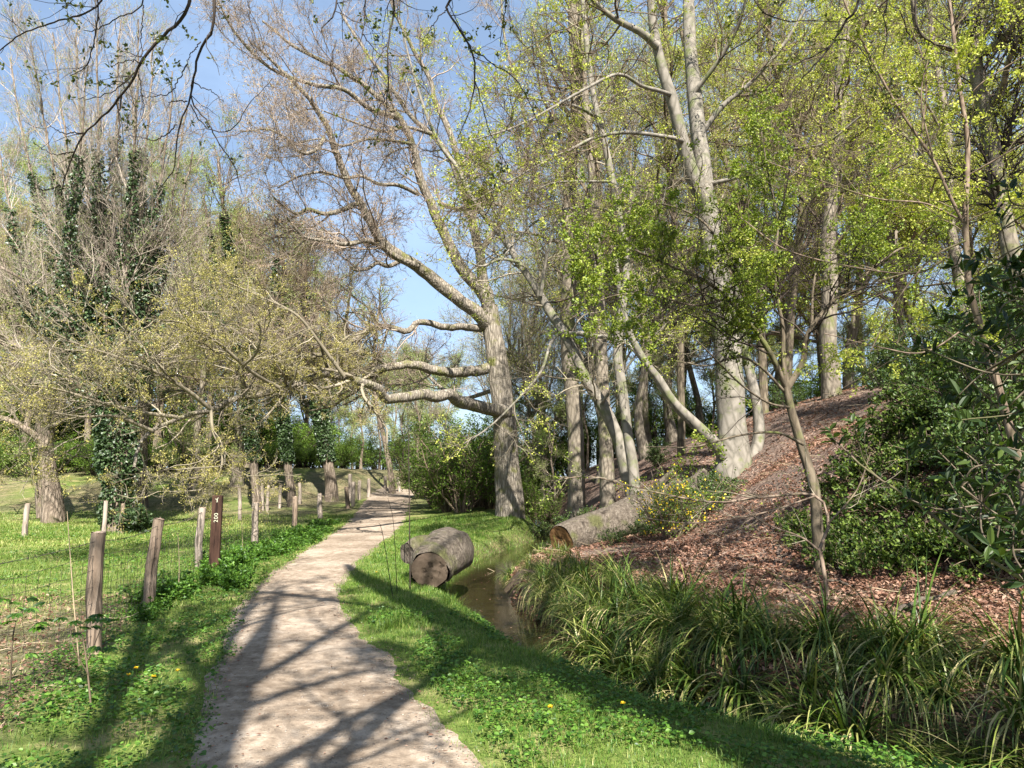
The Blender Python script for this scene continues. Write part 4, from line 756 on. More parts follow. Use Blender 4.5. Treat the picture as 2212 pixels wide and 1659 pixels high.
scatter_shrubs(s2, [(1230, 46, .8), (1320, 44, .7), (1430, 40, .7), (1520, 44, .7), (1650, 42, .7), (1760, 36, .5), (1850, 40, .6), (1980, 36, .55), (2080, 34, .6), (2190, 34, .7), (1180, 52, 1.0), (1370, 56, 1.0), (1560, 58, 1.0), (1740, 58, 1.0), (1960, 56, 1), (2150, 50, 1)], "green undergrowth bush", gR)
s3 = shrub("holly_bush", "glossy dark holly bush on the slope crest at right", "holly bush", at(1960, 21), 1.6, 1.2, 16, 3600, .07, .045, M['tw_dark'], M['l_dark'], (110, 500), group="glossy holly bushes on the slope")
scatter_shrubs(s3, [(1905, 21, .9), (2030, 19, 1.1), (2100, 17, 1.2), (1950, 15, .7), (2050, 14, .9), (2160, 14, 1.1), (2230, 12, 1.1), (1990, 17.5, .8), (1700, 23.5, .6), (2240, 16, 1.3), (1420, 24, .6), (1900, 23, .7), (2130, 9.6, .85), (2210, 9.0, .95), (2180, 10.6, 1.0), (2080, 11, .8), (2250, 8.0, .9), (2230, 13.5, 1.2), (2140, 12.3, 1.0)], "glossy dark holly bush", "glossy holly bushes on the slope")
gH = "low holly and bramble growth right of the stream"
s4 = shrub("bramble_bush", "low sprawling glossy green bramble growth under the slope at right", "bramble", at(1960, 10.0), .62, .85, 22, 1700, .052, .036, M['hazel'], M['l_bramble'], (120, 420), hexa=True, group=gH, lay=0)
scatter_shrubs(s4, [(1810, 10.3, .9), (1880, 9.6, .95), (2050, 9.5, 1.1), (2130, 9.1, 1.0), (2210, 8.9, 1.1), (1760, 11.1, .85), (1850, 10.9, 1.0), (1940, 11.1, 1.1), (2030, 10.7, 1.2), (2120, 10.3, 1.2), (2200, 10.1, 1.2), (2280, 9.7, 1.1), (1910, 12.1, 1.1), (2000, 12.1, 1.2), (2100, 11.9, 1.3), (2190, 11.5, 1.3), (1790, 12.1, .7), (1720, 11.7, .6), (1850, 9.3, .55), (1990, 8.9, .6), (2270, 8.3, .8), (1830, 9.3, .9), (1900, 8.9, 1.0), (1970, 9.2, 1.1), (2060, 8.8, 1.1), (2140, 8.5, 1.2), (2220, 8.2, 1.3), (1780, 10.3, .9), (1860, 11.8, 1.1), (1950, 12.2, 1.2), (2040, 12.0, 1.2), (2130, 11.8, 1.3), (2220, 11.4, 1.3), (1980, 13.4, 1.2), (2080, 13.2, 1.3), (2180, 12.8, 1.3), (2280, 10.6, 1.3)],
               "low sprawling bramble growth", gH)
s5 = shrub("broom_bush", "green bush dotted with small yellow flowers behind the fallen trunk's near side", "flowering bush", at(1455, 14.6), 1.5, 1.0, 34, 5200, .038, .022, M['hazel'], M['l_bush'], (160, 900), flowers=520)
s6 = shrub("ivy_bush", "round clump of ivy at the foot of the huge ivy-clad tree", "ivy clump", at(292, 22.8), .9, .6, 18, 2600, .09, .08, M['tw_dark'], M['ivy'], (100, 400))
s7 = shrub("bank_bush", "dark scrubby bush on the stream bank below the reddish slope", "bush", at(1235, 21.5), .9, .9, 20, 2200, .05, .035, M['tw_dark'], M['l_dark'], (120, 500), group="scrubby bushes on the far stream bank")
scatter_shrubs(s7, [(1190, 22.5, .8), (1290, 20.5, .9), (1340, 19.6, .8), (1400, 17.5, .8), (1160, 25, .9), (1150, 20.5, .35), (1450, 16.2, .9), (1530, 15.8, .9), (1500, 16.6, 1.1), (1390, 15.9, .6), (1330, 15.4, .5), (1560, 16.8, .9)], "dark scrubby stream-bank bush", "scrubby bushes on the far stream bank")
gN = "nettle clumps along the left edge of the path"
s8 = shrub("nettle_clump", "leafy nettle clump between the fence and the left edge of the path", "nettles", (float(xl(13.0)) - .75, 13.0), .5, .5, 40, 1500, .07, .042, M['l_bush'], M['cover'], (90, 300), hexa=True, group=gN, lay=1)
for k in range(34):
    y = 8.6 + 17 * (k / 33) ** 1.15; o_ = rng.uniform(.25, 1.5) if y < 17 else rng.uniform(.2, 1.0); s_ = rng.uniform(.55, 1.05) * (1.0 if y > 10.5 else .7); x = float(xl(y)) - o_ * .9
    copy_tree(s8, (x, y, float(H(x, y)) - .02), rng.uniform(0, 6.28), (s_, s_, s_ * rng.uniform(.7, 1.1)), "leafy nettle clump between the fence and the left edge of the path", gN)

# near dark laurel twigs at the right edge
root = thing("laurel_shrub", "dark broad-leaved shrub close to the viewer filling the right edge", "shrub", (2.75, 2.2, float(H(2.75, 2.2))))
whorls = [(1843, 915, 2.9), (1795, 935, 3.0), (2020, 680, 2.6), (1990, 750, 2.7), (2100, 560, 2.6), (2175, 400, 2.5), (2150, 690, 2.5), (2060, 960, 2.5), (2180, 880, 2.4), (2120, 1050, 2.4), (1995, 1080, 2.6), (2190, 1130, 2.3), (1955, 1075, 2.7), (2140, 1180, 2.3), (2080, 850, 2.6), (2200, 560, 2.4), (2200, 760, 2.4),
          (2150, 960, 2.4), (2060, 640, 2.7), (2130, 620, 2.7), (2205, 1000, 2.3), (2100, 1130, 2.5), (2050, 1040, 2.5), (2195, 660, 2.6), (2120, 790, 2.7), (2200, 1240, 2.2), (2160, 470, 2.7), (1960, 970, 2.8)]
for _ in range(62):
    v_ = rng.uniform(560, 1260); u_ = rng.uniform(2010 + 60 * math.sin(v_ * .012), 2260); whorls.append((u_, v_, rng.uniform(2.4, 3.3)))
mb = MB(); ml = MB(); W = np.array([P(u, v, Y) for u, v, Y in whorls]); b0 = np.array([2.75, 2.2, float(H(2.75, 2.2)) - .05])
pick = [int(np.argmin(W[:, 2]))]
while len(pick) < 11: pick.append(int(np.argmax(np.min(np.linalg.norm(W[:, None] - W[None, pick], axis=2), axis=1))))
limbs_ = []
for k in pick:
    e = W[k]; st_ = b0 + rng.normal(0, .06, 3) * np.array([1, 1, 0]); m1 = st_ + (e - st_) * .3 + np.array([.12, -.05, .22]); m2 = st_ + (e - st_) * .68 + rng.normal(0, .07, 3) + np.array([0, 0, .12])
    q = bare([(*st_, .016), (*m1, .012), (*m2, .007), (*e, .003)], 26); q[1:, :3] += np.cumsum(rng.normal(0, .006, (25, 3)), 0); limbs_.append(q); mb.tubes(q[None, :, :3], q[None, :, 3], 6, 0, .03)
LP = np.concatenate([q[8:] for q in limbs_])
for c in W:
    near = LP[np.argsort(np.linalg.norm(LP[:, :3] - c, axis=1))[int(rng.integers(0, 4))]]; hb = near[:3]; m_ = (hb + c) / 2 + rng.normal(0, .035, 3) + np.array([0, 0, -.02])
    b = bare([(*hb, .0035), (*m_, .003), (*c, .002)], 9); mb.tubes(b[None, :, :3], b[None, :, 3], 5, 0)
    ax = unit(c - hb + np.array([-.12, 0, .2])); n_ = 11; q = unit(np.cross(ax, rng.normal(0, 1, (n_, 3)))); dd = ax * rng.uniform(.2, .75, (n_, 1)) + q
    ml.leaves(c - ax * rng.uniform(-.02, .07, (n_, 1)), dd, rng.uniform(.03, .075, n_), rng.uniform(.014, .026, n_), 0, fold=.18, up=.9, hexa=True)
mb.build("stems", M['dark'], root); ml.build("foliage", M['l_rhodo'], root)

# ------------------------------------------------------------------ logs
def disc_face(mb, l, end, mat, R=20, bulge=.03):
    a = l[0] if end == 0 else l[-1]; b = l[1] if end == 0 else l[-2]; ax = unit(a[:3] - b[:3]); rf = np.array([0, 0, 1.0]); u_ = unit(np.cross(ax, rf)); v_ = np.cross(ax, u_); r = a[3]; rows = [a[:3] + ax * bulge * r]
    th = np.arange(R) * 6.2832 / R
    for k in (.35, .7, .97): rows += list(a[:3] + ax * bulge * r * (1 - k) + (np.cos(th)[:, None] * u_ + np.sin(th)[:, None] * v_) * r * k + rng.normal(0, .006, (R, 3)))
    V = np.array(rows); j = np.arange(R); j2 = (j + 1) % R
    mb.add(V, np.stack([np.zeros(R, int), 1 + j, 1 + j2], -1), mat, True)
    for k in range(2): mb.add(V, np.stack([1 + k * R + j, 1 + (k + 1) * R + j, 1 + (k + 1) * R + j2, 1 + k * R + j2], -1), mat, True)
def px(u, v, Y, r): return (*P(u, v, Y), r)
la = [px(928, 1232, 11.4, .30), px(930, 1226, 11.5, .35), px(938, 1216, 11.7, .34), px(950, 1206, 12.0, .39), px(962, 1196, 12.4, .42), px(974, 1192, 12.8, .41), px(984, 1194, 13.1, .33), px(990, 1200, 13.3, .20)]
lg = catmull(la, 20); root = thing("short_log", "short thick weathered log with a broken stub, lying by the stream", "log", (lg[8, 0], lg[8, 1], float(H(lg[8, 0], lg[8, 1]))))
mb = MB(); mb.tubes(lg[None, :, :3], lg[None, :, 3], 30, 0, .045, along=.35); st = catmull([px(950, 1205, 12.3, .24), px(922, 1192, 12.1, .24), px(898, 1190, 11.95, .22), px(880, 1196, 11.8, .17)], 12); mb.tubes(st[None, :, :3], st[None, :, 3], 18, 0, .07, along=.4)
st2 = catmull([px(915, 1190, 12.0, .13), px(905, 1172, 12.0, .09), px(900, 1163, 12.0, .05)], 8); mb.tubes(st2[None, :, :3], st2[None, :, 3], 10, 0, .1); disc_face(mb, st, 1, 0, 14, -.2); disc_face(mb, lg, 1, 0, 20, .2)
mb.build("bark", M['logbark'], root); mb = MB(); disc_face(mb, lg, 0, 0, 26, .05); mb.build("cut_face", M['logcut_shade'], root)
lb = [px(1213, 1170, 16.2, .37), px(1235, 1160, 16.4, .39), px(1300, 1138, 17.0, .43), px(1380, 1110, 17.5, .50), px(1440, 1090, 17.9, .52), px(1478, 1078, 18.0, .50)]
lg = catmull(lb, 26); root = thing("fallen_tree", "long pale fallen trunk with an orange sawn end pointing at the stream", "fallen trunk", (lg[12, 0], lg[12, 1], float(H(lg[12, 0], lg[12, 1]))))
mb = MB(); mb.tubes(lg[None, :, :3], lg[None, :, 3], 30, 0, .04, along=.4)
for q in ([px(1480, 1075, 18, .3), px(1510, 1040, 18.1, .26), px(1522, 1020, 18.2, .14)], [px(1500, 1070, 18, .3), px(1545, 1062, 18, .25), px(1562, 1070, 17.9, .12)], [px(1500, 1080, 18, .3), px(1535, 1095, 17.6, .2), px(1555, 1105, 17.4, .08)], [px(1400, 1080, 17.6, .12), px(1430, 1040, 17.6, .09), px(1460, 1010, 17.7, .05)]):
    q = catmull(q, 10); mb.tubes(q[None, :, :3], q[None, :, 3], 12, 0, .12); disc_face(mb, q, 1, 0, 12, .3)
mb.build("bark", M['logbark'], root); mb = MB(); disc_face(mb, lg, 0, 0, 26, -.05); mb.build("sawn_end", M['logcut_shade2'], root)
for (pp, Y, w0, lab) in [([(1240, 1055), (1180, 1078), (1130, 1098)], 22, 9, "thin fallen trunk lying up the reddish slope behind the oak"), ([(2060, 1290), (1980, 1310), (1900, 1345), (1850, 1350)], 6.6, 13, "rotten crooked branch on the leaf litter below the brambles"), ([(1845, 1275), (1800, 1262), (1740, 1268)], 7.8, 7, "grey straight stick on the sunlit leaf litter")]:
    q = []
    for i, (u, v) in enumerate(pp):
        g_ = G(u, v); q.append((*(g_ + np.array([0, 0, .04])), .5 * w0 / FD * g_[1] * (1 - .25 * i)))
    q = catmull(q, 16); q[:, :3] += rng.normal(0, .01, (16, 3)); mb = MB(); mb.tubes(q[None, :, :3], q[None, :, 3], 8, 0, .1); o = mb.build("dead_branch", M['logbark'], None, (q[0, 0], q[0, 1], q[0, 2])); tag(o, lab, "branch")

# ------------------------------------------------------------------ fences and waymarker post
def post_mesh(mb, base, top, r, tilt_noise=.012):
    n = 12; t = np.linspace(0, 1, n); q = base[None] * (1 - t[:, None]) + top[None] * t[:, None]; q[:, :2] += np.cumsum(rng.normal(0, tilt_noise * .3, (n, 2)), 0) * np.minimum(t, 1 - t)[:, None] * 3
    rr = r * (1.05 - .08 * t) * (1 + rng.normal(0, .012, n)); mb.tubes(q[None], rr[None], 14, 0, .035)
    l = np.hstack([q, rr[:, None]]); disc_face(mb, l, 1, 1, 14, .1)
def fence(name, label, posts, grey, wires):
    tops = []; bases = []
    for (u, v, Y, lean, wpx, gk) in posts:
        tp = P(u, v, Y); bx = tp[0] - lean[0]; by = tp[1] - lean[1]; tops.append(tp); bases.append(np.array([bx, by, float(H(bx, by))]))
    root = thing(name, label, "fence", bases[0])
    for (tp, bs, (u, v, Y, lean, wpx, gk)) in zip(tops, bases, posts):
        mb = MB(); d = bs - tp; post_mesh(mb, bs + d * .15, tp, .5 * wpx / FD * Y)
        o = mb.build("post", [M['postgrey'] if gk else M['post'], M['postcut']], root)
        if wpx / FD * Y > .001 and gk == 2: o["label"] = "bleached pale post"
    mbw = MB(); mbb = MB()
    for i in range(len(tops) - 1):
        if i in wires.get('skip', []):
            if mbw.n: mbw.build("wire_netting", M['wire'], root); mbw = MB()
            continue
        A0, A1, B0, B1 = bases[i], tops[i], bases[i + 1], tops[i + 1]; span = np.linalg.norm(A0 - B0); hs = wires['h']; nseg = 14; t = np.linspace(0, 1, nseg); R = 3 if A0[1] > 12 else 4
        line = lambda k, sag: (A0 + (A1 - A0) * k)[None] * (1 - t[:, None]) + (B0 + (B1 - B0) * k)[None] * t[:, None] - np.array([0, 0, 1])[None] * (sag * 4 * t * (1 - t))[:, None]
        wr = wires['r'] * (1 if A0[1] < 12 else 1.5)
        for k in hs:
            q = line(k, .03 + .03 * rng.uniform()); q[1:-1] += rng.normal(0, .006, (nseg - 2, 3)); mbw.tubes(q[None], np.full((1, nseg), wr), R)
        nv = int(span / .15); tt = (np.arange(nv) + .5) / nv
        for x in tt:
            lo = (A0 + (A1 - A0) * hs[0]) * (1 - x) + (B0 + (B1 - B0) * hs[0]) * x; hi = (A0 + (A1 - A0) * hs[-1]) * (1 - x) + (B0 + (B1 - B0) * hs[-1]) * x; sg = .05 * 4 * x * (1 - x)
            q = np.linspace(lo, hi, 6) - np.array([0, 0, sg]); q[1:-1] += rng.normal(0, .008, (4, 3)); mbw.tubes(q[None], np.full((1, 6), wr * .85), 3)
        if wires.get('barb'):
            q = line(.93, .05); ph = np.linspace(0, span * 60, nseg); mbb.tubes(q[None], np.full((1, nseg), wr * 1.3), 4)
            for x in np.arange(.04, .98, .1 / span):
                c = (A0 + (A1 - A0) * .93) * (1 - x) + (B0 + (B1 - B0) * .93) * x - np.array([0, 0, .05 * 4 * x * (1 - x)])
                for _ in range(2):
                    d = unit(rng.normal(0, 1, 3)) * .017; mbb.tubes(np.array([[c - d, c + d]]), np.full((1, 2), wr * .9), 3)
    if mbw.n: mbw.build("wire_netting", M['wire'], root)
    if mbb.n: mbb.build("barbed_wire", M['wire'], root)
    return root
fence("wire_fence", "low wooden-post fence with wire netting and barbed wire running along the path", [(-330, 1230, 4.3, (0, 0), 36, 0), (213, 1150, 6.9, (-.05, 0), 29, 0), (344, 1121, 9.3, (.07, 0), 23, 0), (438, 1097, 13.7, (.01, 0), 15, 1), (552, 1086, 17.5, (-.03, 0), 14, 1), (637, 1073, 23.5, (-.02, 0), 11, 0), (691, 1066, 28.5, (-.05, 0), 10.5, 2),
      (748, 1052, 33, (-.12, 0), 9, 0), (764, 1041, 34, (0, 0), 8, 2), (777, 1038, 38, (0, 0), 7, 2), (797, 1034, 40, (0, 0), 7, 2), (832, 1029, 42, (-.05, 0), 7, 2), (859, 1030, 44, (-.15, 0), 7, 1)], 0, dict(h=[.04, .17, .3, .43, .56, .70, .82], r=.0021, barb=True))
fence("meadow_fence", "second thin-post fence crossing the meadow behind the path-side fence", [(-120, 1095, 21, (0, 0), 11, 1), (60, 1088, 21.5, (0, 0), 11, 1), (229, 1082, 22, (0, 0), 8.5, 1), (266, 1088, 22.5, (0, 0), 8, 0), (517, 1055, 28, (-.08, 0), 7.5, 2), (565, 1043, 32, (-.1, 0), 8, 1), (580, 1048, 32, (0, 0), 6.5, 1), (606, 1048, 33, (0, 0), 6.5, 1), (647, 1043, 35, (-.04, 0), 7, 1), (756, 1024, 36, (-.03, 0), 8, 2)], 1, dict(h=[.1, .35, .6, .85], r=.0022, skip=[0, 1, 3]))
# waymarker board
tp = P(471, 1070, 12.6); hb = H(tp[0], tp[1]); bw, bt = .175, .05; zt = tp[2]; root = thing("waymarker_post", "dark brown numbered board standing upright in the nettles by the fence", "marker post", (tp[0], tp[1], float(hb)))
def boxm(mb, c, s, mat=0, bev=.004):
    x, y, z = s[0] / 2, s[1] / 2, s[2] / 2; vs = []; b = bev
    for zz, k in ((-z, 1), (-z + b, 0), (z - b, 0), (z, 1)):
        xx = x - b * k; yy = y - b * k
        vs += [(-xx + b * (1 - k) * .0, -yy, zz), (xx, -yy, zz), (xx, yy, zz), (-xx, yy, zz)]
    V = np.array(vs) + np.array(c); F = [(3, 2, 1, 0), (12, 13, 14, 15)]
    for k in range(3):
        for j in range(4): F.append((4 * k + j, 4 * k + (j + 1) % 4, 4 * k + 4 + (j + 1) % 4, 4 * k + 4 + j))
    mb.add(V, np.array(F), mat, False)
mb = MB(); boxm(mb, (tp[0], tp[1], (zt + hb - .3) / 2), (bw, bt, zt - hb + .3)); mb.build("board", M['board'], root)
cu = bpy.data.curves.new("number", 'FONT'); cu.body = "200"; cu.size = .10; cu.extrude = .002; cu.align_x = 'CENTER'; cu.align_y = 'CENTER'; cu.offset = -.0012; cu.space_character = 1.15; cu.materials.append(M['white'])
_t = bpy.data.objects.new("number", cu); to = bpy.data.objects.new("number", bpy.data.meshes.new_from_object(_t)); bpy.data.objects.remove(_t); link(to, root); to.location = (0, -bt / 2 - .0025, zt - hb - .385); to.rotation_euler = (math.pi / 2, -math.pi / 2, 0)
mb = MB(); yy = tp[1] - bt / 2 - .003
def strip(pl2, wv):
    for (a, b) in zip(pl2[:-1], pl2[1:]):
        a = np.array(a); b = np.array(b); n = np.array([-(b - a)[1], (b - a)[0]]); n = n / np.hypot(*n) * wv / 2
        q = [a + n, b + n, b - n, a - n]; mb.add([(tp[0] + k[0], yy, zt - .085 + k[1]) for k in q] + [(tp[0] + k[0], yy + .006, zt - .085 + k[1]) for k in q], [(0, 1, 2, 3), (4, 7, 6, 5), (0, 4, 5, 1), (1, 5, 6, 2), (2, 6, 7, 3), (3, 7, 4, 0)])
strip([(-.032, .022), (-.004, .019), (.012, .034), (.019, .046)], .008); strip([(-.004, .019), (.004, .004), (.000, -.012)], .014); strip([(.002, -.012), (-.010, -.034)], .006); strip([(.002, -.012), (.012, -.034)], .006)
mb.build("emblem", M['white'], root)

# ------------------------------------------------------------------ dry stems, saplings and flowers in the foreground
def stems(name, label, cat, paths, mat, leafs=None):
    b = paths[0][0]; root = thing(name, label, cat, (b[0], b[1], b[2])); mb = MB()
    for q in paths:
        c = catmull(np.array(q), 16); mb.tubes(c[None, :, :3], c[None, :, 3], 5, 0, .02)
    mb.build("stem", mat, root)
    if leafs: mb = MB(); leafs(mb); mb.build("leaves", M['cover'], root)
    return root
g1 = onG(886, 11.0); stems("thin_sapling", "tall thin leafless sapling standing at the log's left side", "sapling", [[(*g1, .011), (*P(884, 1060, 11), .008), (*P(882, 950, 11), .006), (*P(880, 850, 11.1), .003)], [(*P(883, 1010, 11), .004), (*P(876, 960, 10.9), .003), (*P(872, 900, 10.8), .002)]], M['tw_dark'])
g2 = onG(858, 10.6); stems("thin_sapling", "short dark bare twig leaning left beside the log", "sapling", [[(*g2, .006), (*P(850, 1130, 10.6), .004), (*P(838, 1076, 10.6), .003)], [(*onG(848, 10.4), .006), (*P(826, 1150, 10.4), .004), (*P(818, 1130, 10.4), .003)]], M['tw_dark'])
def palm(u, v, Y, n, s):
    c = P(u, v, Y)
    def f(mb):
        for k in range(n):
            cc = c + rng.normal(0, .10, 3) * np.array([1, 1, .5]); a0 = rng.uniform(0, 6.28)
            for j in range(6):
                a = a0 + (j - 2.5) * .5; mb.leaves(cc[None], np.array([[math.cos(a), math.sin(a), -.35]]), s * (1 - .1 * abs(j - 2.5)), s * .36, 0, fold=.12, up=2.2, hexa=True)
    return f
g3 = onG(197, 5.3); stems("chestnut_sapling", "young sapling with hand-shaped leaves before the nearest fence post", "sapling", [[(*g3, .008), (*P(187, 1430, 5.3), .006), (*P(178, 1370, 5.3), .004)], [(*P(192, 1460, 5.3), .004), (*P(160, 1400, 5.2), .003), (*P(150, 1350, 5.2), .002)], [(*P(187, 1430, 5.3), .004), (*P(205, 1390, 5.35), .003), (*P(222, 1345, 5.4), .002)]], M['tw_brown'],
      lambda mb: [palm(u, v, 5.3, 2, .085)(mb) for u, v in ((178, 1368), (150, 1345), (222, 1345), (195, 1335), (160, 1395), (140, 1360))])
g4 = onG(20, 5.6); stems("chestnut_sapling", "leafy low sapling at the left edge behind the netting", "sapling", [[(*g4, .008), (*P(30, 1360, 5.6), .005), (*P(50, 1320, 5.6), .003)]], M['tw_brown'], lambda mb: [palm(u, v, 5.6, 3, .09)(mb) for u, v in ((50, 1318), (20, 1300), (75, 1335), (-5, 1330), (85, 1310))])
for u0, v0, u1, v1, Y, lab in [(172, 1380, 145, 1105, 6.4, "tall dry straw stalk left of the nearest fence post"), (385, 1290, 384, 1150, 10.2, "thin dry stalk right of the second fence post"), (428, 1190, 425, 1055, 13.2, "dark thin stake beside the grey fence post"), (524, 1140, 519, 1085, 16.5, "pair of dark dry stalks between board and fourth post")]:
    a = onG(u0, Y); b = P(u1, v1, Y); stems("dry_stalk", lab, "stalk", [[(*a, .006), (*((a + b) / 2 + rng.normal(0, .01, 3)), .005), (*b, .003)]], M['straw'] if 'straw' in lab or 'dry' in lab else M['tw_dark'])
def dandelion(label, u, v, s=1):
    g_ = G(u, v); b = g_.copy(); z0 = float(H(b[0], b[1])); hgt = .11; root = thing("dandelion", label, "flower", (b[0], b[1] , z0)); top = np.array([b[0] + rng.normal(0, .01), b[1], z0 + hgt]); mb = MB()
    c = catmull(np.array([(b[0], b[1], z0, .0022), (*((b + top) / 2), .002), (*top, .0018)]), 8); mb.tubes(c[None, :, :3], c[None, :, 3], 5); mb.build("stem", M['cover'], root)
    mb = MB(); n_ = 46; a = rng.uniform(0, 6.28, n_); el_ = rng.uniform(.1, 1.0, n_); d = np.stack([np.cos(a), np.sin(a), el_], -1); mb.leaves(np.repeat(top[None], n_, 0), d, .022 * s, .007, 0, fold=.02, up=3); mb.build("flower_head", M['yellow'], root)
for i, (u, v, lab) in enumerate([(277, 1478, "dandelion nearest the fence, leftmost of the four on the left verge"), (296, 1462, "dandelion furthest back in the group on the left verge"), (326, 1482, "biggest dandelion in the middle of the left verge group"), (384, 1470, "dandelion on the left verge closest to the path"), (1352, 1545, "single dandelion in the clover on the right verge"), (815, 1237, "lone dandelion in the grass just before the short log"), (1188, 1552, "tiny yellow flower half hidden in the right verge grass")]):
    dandelion(lab, u, v + 14)

# ------------------------------------------------------------------ sedge
def sedge_clump(name, loc, nb, Lb):
    base = np.array([loc[0], loc[1], float(H(*loc))]); mb = MB(); a = rng.uniform(0, 6.28, nb); r = rng.uniform(0, .13, nb)
    p = base + np.stack([np.cos(a) * r, np.sin(a) * r, np.zeros(nb)], -1); aa = a + rng.normal(0, .9, nb); ln = rng.uniform(.1, .9, nb)
    lv = np.stack([np.cos(aa) * ln, np.sin(aa) * ln, np.zeros(nb)], -1); lv[:, 1] -= .22; lv[:, 0] -= .30
    dead = rng.uniform(0, 1, nb) < .33; lv[dead] *= 1.8
    mb.blades(p, lv, Lb * rng.uniform(.4, 1.2, nb), rng.uniform(.013, .027, nb), 8, rng.uniform(.5, 1.5, nb) * np.where(dead, 1.35, 1) * np.where(rng.uniform(0, 1, nb) < .15, .3, 1), 0, np.where(dead, rng.uniform(.72, 1, nb), np.clip(rng.beta(1.2, 1.7, nb), 0, .8)))
    return mb.build(name, M['sedge'], None, base)
gG = "pendulous sedge clumps along the stream"; protos = []
for k in range(6):
    o = sedge_clump("sedge_clump", (1.7 + .6 * k, 7.8 - .45 * k), 150, 1.05); tag(o, "arching sedge clump with green and straw-coloured blades beside the stream", "sedge", gG); protos.append(o)
spots = []
for _ in range(9000):
    if len(spots) >= 96: break
    y = 3.4 + 13.4 * rng.uniform() ** 1.35; x = rng.uniform(-1.5, 6.5); d = float(stream_d(np.array([x]), np.array([y]))[0]); lim = 1.8 if y > 6.5 else 1.35
    if not (.2 + (.4 if y > 9.2 else .1 if y > 8 else 0) < d < lim): continue
    if 11.2 < y < 14.5 and d < .9: continue
    if y > 13.5 and x > 2.2: continue
    if all((x - a) ** 2 + (y - b) ** 2 > (.25 + .010 * y + (.06 if y < 6.2 else 0)) ** 2 for a, b in spots): spots.append((x, y))
for i, (x, y) in enumerate(spots):
    o = protos[i % 6].copy(); sc.collection.objects.link(o); s_ = rng.uniform(.55, 1.1) * (.55 if y > 12.5 else .8 if y > 9 else 1.0 if y > 6.3 else .85); o.location = (x, y, max(float(H(x, y)), WZ) - .03); o.rotation_euler = (rng.normal(0, .06), rng.normal(0, .06), rng.normal(0, 1.0)); o.scale = (s_, s_, s_)

# ------------------------------------------------------------------ grass, ground cover, leaf litter (nobody could count these)
def pts_in(n, ybox, xbox, f):
    y = rng.uniform(*ybox, n); x = rng.uniform(*xbox, n); k = f(x, y) & (np.abs(x) < .80 * y + 1.2); return x[k], y[k]
def rootz(x, y): return np.stack([x, y, H(x, y)], -1)
def near_d(x, y): return stream_d(x, y)
mb = MB()
def patchy(x, y, s=1.2, o=60): return fbm(x * s, y * s, o)
def verge(x, y):
    e = path_off(x, y); d = near_d(x, y); return (x > xr(y) - .1) & (e > -.36 + .42 * (fbm(x * 3, y * 3, 3) + .25 * vnoise(x * 11, y * 11, 4) - .1)) & (d < -.26) & (rng.uniform(0, 1, len(x)) < .5 + .9 * sstep(.0, .3, e))
for (n, yb, h, wd) in [(150000, (3.2, 8), .075, .0038), (130000, (8, 15), .10, .0055), (90000, (15, 27), .12, .010)]:
    x, y = pts_in(n, yb, (-5, 3.5), verge); m = len(x); pn = patchy(x, y); nearbank = sstep(-.9, -.4, near_d(x, y))
    hh = h * rng.uniform(.35, 1.4, m) * (.45 + 1.1 * pn) * (1 + 1.0 * nearbank) * (.5 + .5 * sstep(-.1, .5, path_off(x, y))) * (.6 + 1.3 * sstep(.5, .8, fbm(x * 2.3, y * 2.3, 71))); a = rng.uniform(0, 6.28, m); ln = rng.uniform(.1, .9, m)
    mb.blades(rootz(x, y), np.stack([np.cos(a) * ln, np.sin(a) * ln, 0 * a], -1), hh, wd * rng.uniform(.6, 1.3, m), 3, rng.uniform(.1, .8, m), 0, np.clip(rng.beta(1.6, 2.2, m) + .35 * (pn - .5), 0, 1))
def meadow(x, y): return (x < xl(y) + .3) & (path_off(x, y) > -.28 + .42 * (fbm(x * 3, y * 3, 5) + .25 * vnoise(x * 11, y * 11, 6) - .1)) & (rng.uniform(0, 1, len(x)) < 1.0 - .85 * litter_left(x, y))
for (n, yb, h, wd) in [(120000, (3.2, 9), .06, .0042), (120000, (9, 18), .075, .007), (90000, (18, 30), .09, .014)]:
    x, y = pts_in(n, yb, (-26, 0), meadow); m = len(x); pn = patchy(x, y, .8, 64); a = rng.uniform(0, 6.28, m); ln = rng.uniform(.1, .9, m)
    mb.blades(rootz(x, y), np.stack([np.cos(a) * ln, np.sin(a) * ln, 0 * a], -1), h * rng.uniform(.4, 1.4, m) * (.5 + pn), wd * rng.uniform(.6, 1.3, m), 2, rng.uniform(.1, .8, m), 0, np.clip(rng.beta(1.8, 1.9, m) + .7 * (fbm(x * .45, y * .45, 66) - .42) + .10 * sstep(8, 18, y) + .45 * litter_left(x, y), 0, 1))
tag(mb.build("grass", M['grass']), "green grass on both verges and across the meadow", "grass", kind="stuff")
mb = MB()
def cov(x, y):
    e = xl(y) - x; return (e > -.16 + .4 * (fbm(x * 3, y * 3, 5) - .35)) & (e < 1.35 + .7 * (fbm(x * 1.3, y * 1.3, 81) - .5) + .03 * y) & (vnoise(x * 2.2, y * 2.2, 80) > .22)
for n, yb, s in [(70000, (3.2, 9), .026), (40000, (9, 24), .040)]:
    x, y = pts_in(n, yb, (-12, 0), cov); m = len(x); p = rootz(x, y); hgt = rng.uniform(.01, 1, m) * (.03 + .12 * fbm(x * 1.6, y * 1.6, 83) + (.10 if s > .03 else 0)); p[:, 2] += hgt
    a = rng.uniform(0, 6.28, m); sz = s * rng.uniform(.6, 1.6, m) * (.7 + .6 * vnoise(x * 2.5, y * 2.5, 84)); mb.leaves(p, np.stack([np.cos(a), np.sin(a), rng.uniform(-.3, .4, m)], -1), sz, sz * .85, 0, up=1.5, hexa=(s < .03))
